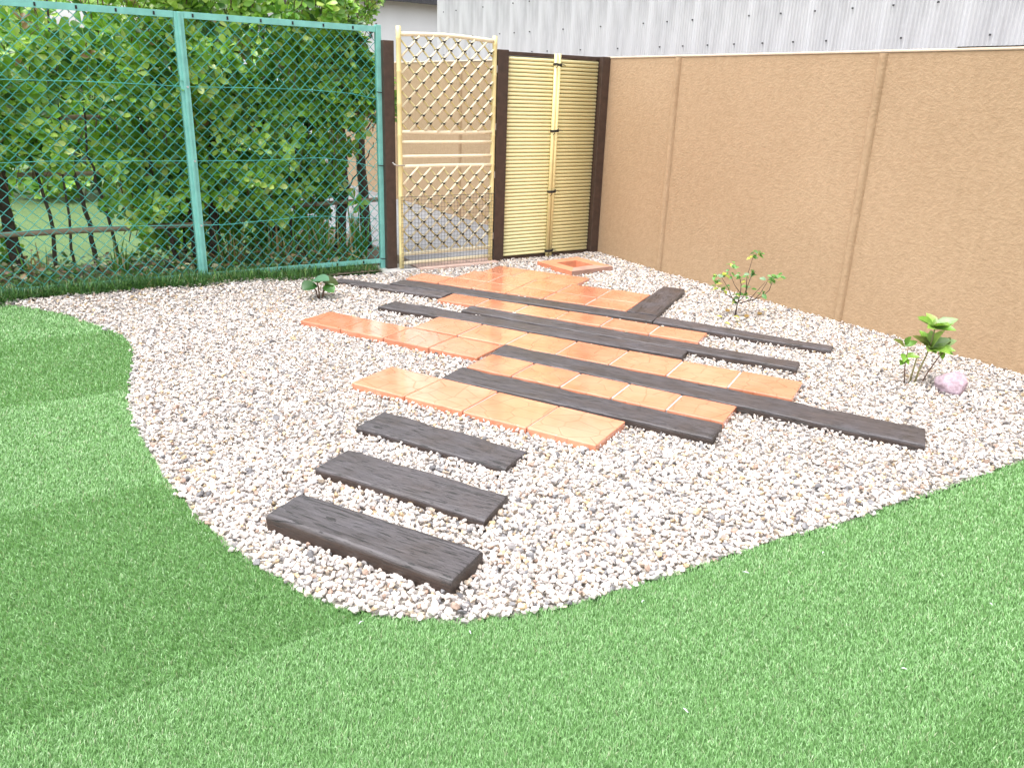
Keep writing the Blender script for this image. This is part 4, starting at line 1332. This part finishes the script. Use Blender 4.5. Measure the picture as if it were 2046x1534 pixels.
# (x, y, direction right/up/depth, length px, colour)
for x, y, D, L, c in ((1842, 668, (-1, .55, -.1), 40, 1), (1842, 668, (1, .45, .0), 42, 4), (1843, 666, (-.2, .55, .9), 34, 2), (1842, 666, (.15, .35, -1), 38, 0), (1842, 668, (.7, .1, -.8), 36, 1), (1842, 668, (-.7, .15, -.7), 36, 0),
                      (1842, 704, (-1, .65, .0), 42, 5), (1842, 704, (1, .35, .1), 50, 4), (1843, 702, (.1, .95, -.55), 44, 2), (1842, 704, (.3, .12, -1), 46, 0), (1842, 704, (-.5, .12, -.8), 36, 2), (1843, 704, (.8, .12, -.6), 40, 0), (1842, 700, (-.3, .6, .8), 38, 1),
                      (1862, 705, (.6, -.2, -.3), 22, 3), (1862, 707, (-.1, -.5, -.6), 20, 1), (1866, 700, (.4, .7, .2), 20, 5),
                      (1797, 702, (-.9, .5, 0), 26, 5), (1797, 700, (.1, .8, -.4), 22, 3), (1797, 702, (.9, .35, .2), 26, 3), (1798, 714, (-.3, -.4, -.8), 24, 1), (1799, 718, (.8, .1, -.5), 26, 0), (1799, 722, (.1, -.3, -.9), 20, 1), (1799, 726, (-.5, -.2, -.7), 20, 3)):
    d = rv * D[0] + upv * D[1] + dv * D[2]
    nn = upv * 1.0 - dv * .55 + rv * (-D[0] * .25)
    cc = np.array(LG[c]) * random.uniform(.9, 1.1)
    single_leaf(p3, W4(x, y), d, nn, L * mpp3 * 0.98, tuple(cc * .95), OVA, .74)
    for _ in range(1 if L > 30 else 0):
        d2 = d + rv * random.uniform(-.7, .7) + dv * random.uniform(-.7, .7) + upv * random.uniform(-.1, .4)
        single_leaf(p3, W4(x, y - random.uniform(-4, 10)), d2, nn + rv * random.uniform(-.4, .4), L * mpp3 * random.uniform(.5, .8), tuple(cc * random.uniform(.6, 1.0)), OVA, .75)

# pink stone
bm = bmesh.new()
bmesh.ops.create_icosphere(bm, subdivisions=4, radius=1.0)
for v in bm.verts:
    p = v.co.copy()
    q = Vector((p.x * .092, p.y * .080, p.z * .066))
    nn = mnoise.noise(p * 1.3 + Vector((3, 1, 7))) * .22 + mnoise.noise(p * 3.1 + Vector((1, 5, 2))) * .13 + mnoise.noise(p * 7) * .06 + mnoise.noise(p * 16) * .025
    # broken facets
    q = q * (1 + nn)
    for nrm, d in ((Vector((-.3, -.5, .8)), .058), (Vector((.6, -.6, .35)), .072), (Vector((-.8, -.3, .3)), .074), (Vector((.2, .5, .85)), .055), (Vector((-.2, -.95, -.1)), .070)):
        nrm = nrm.normalized(); k = q.dot(nrm) - d
        if k > 0: q -= nrm * k * .85
    v.co = q
me = bpy.data.meshes.new('garden_stone'); bm.to_mesh(me); bm.free()
me.polygons.foreach_set('use_smooth', [True] * len(me.polygons))
gs = N('pink_stone')
vv = gs.coord(); f1 = gs.noise(vv, 16, 6, .65); f2 = gs.noise(vv, 90, 4)
gs.l(gs.mix(.35, gs.ramp(f1, [(.32, (.26, .17, .20)), (.5, (.42, .31, .37)), (.7, (.54, .43, .50))]), gs.ramp(f2, [(.3, (.30, .21, .23)), (.7, (.56, .46, .52))])), gs.b.inputs['Base Color'])
gs.setb(Roughness=.7)
gs.l(gs.bump(gs.math('ADD', f1, gs.math('MULTIPLY', f2, .4)), .6, .012), gs.b.inputs['Normal'])
so = link('garden_stone', me, gs.m, None, (STONE_C[0], STONE_C[1] + .02, .042), (0, 0, .4))
tag(so, 'fist sized pinkish lilac stone lying on the gravel beside the broad leaved plant', 'stone')

# stray stones and litter on the turf
sv_, sf_ = near_v[3]
o = link('stray_pebble', pmesh('stray_pebble', sv_ * .022, [tuple(f) for f in sf_], False, np.repeat(GC[5][None], len(sv_), 0)), M['gravel'], None, tuple(px(210, 657, .012)))
tag(o, 'grey pebble strayed onto the turf edge', 'pebble')
for k, (x, y, L, a) in enumerate(((722, 1243, .022, .5), (940, 1262, .02, 1.2), (1285, 1201, .018, .3), (1490, 1143, .022, 1.9), (1370, 1418, .022, 1.4), (1645, 1104, .015, .2), (1806, 1335, .014, 2.0), (1980, 1206, .014, 1.0))):
    q = px(x, y, .012)
    t = MB().tube([(-L / 2, 0, 0), (0, .002, .003), (L / 2, 0, 0)], [.0012, .0016, .0010], 5)
    tag(t.obj('fibre_scrap', M['litter'], None, True, tuple(q), (0.1, 0.2, a)), 'tiny pale scrap of loose fibre lying on the turf', 'scrap', 'pale scraps on the turf')

# ------------------------------------------------------------------ buildings behind the wall
SX = 5.72
shed = empty('corrugated_shed', (SX, 5.0, 0), 'shed clad in grey corrugated metal sheets rising behind the tan wall', 'building')
pitch_c, amp = 0.0320, 0.0085
nw = 20
wsh = pitch_c * nw


def corr_mesh(z0, z1):
    n = nw * 8
    ys = np.linspace(0, wsh + pitch_c * .5, n)
    xs = amp * np.sin(ys / pitch_c * 2 * np.pi)
    V = np.concatenate([np.column_stack([xs, ys, np.full(n, z0)]), np.column_stack([xs, ys, np.full(n, z1)])])
    i = np.arange(n - 1)
    Fc = np.column_stack([i, i + n, i + 1 + n, i + 1])
    me = npmesh('sheet', V, Fc, smooth=True); me.materials.append(M['corr']); return me


cm_low, cm_high = corr_mesh(1.2, 3.5), corr_mesh(1.832, 3.5)
y = 11.10
k = 0
while y > -1.0:
    y -= wsh
    me = cm_low if y > 3.0 else cm_high
    link('sheet', me, None, shed, (0.002 * (k % 2), y - 5.0, 0)); k += 1
mb = MB()
for z, st in ((1.90, 0.32), (2.12, 0.34), (2.45, 0.36), (2.9, .36)):
    yy = -0.9 + (z * 3.3) % .3
    while yy < 11.0:
        mb.box((-0.017, yy - 0.0045, z - 0.006), (-0.004, yy + 0.0045, z + 0.006)); yy += st * random.choice((1, 1, 2))
tag(mb.obj('nail_heads', M['eave'], shed, loc=(0, -5.0, 0)), kind='stuff')
MB().box((0.02, -6.0, -0.14), (3.2, 6.09, 3.5)).obj('body', simple('shed_body', (.20, .19, .18), .8), shed)
MB().box((-0.35, -6.2, 3.5), (3.4, 6.3, 3.58)).obj('roof', M['eave'], shed)

hs_ = empty('white_house', (6.0, 18.0, 0), 'white walled house with dark eaves beyond the gate', 'building')
MB().box((-3.2, 0.0, -0.14), (9.0, 6.0, 3.23)).obj('wall', M['white_wall'], hs_)
MB().box((-3.6, -0.30, 3.24), (9.4, 6.4, 3.34)).obj('roof', M['eave'], hs_)
MB().box((-3.6, -0.40, 3.20), (9.4, -0.305, 3.29)).obj('gutter', M['eave'], hs_)
rt = MB().tube([(0, 0, 0), (0, 2.5, 0.75)], .09, 7).mesh('roof_tile', True); rt.materials.append(M['eave'])
for k in range(28): link('roof_tile', rt, None, hs_, (-3.4 + k * .45, -.3, 3.42))
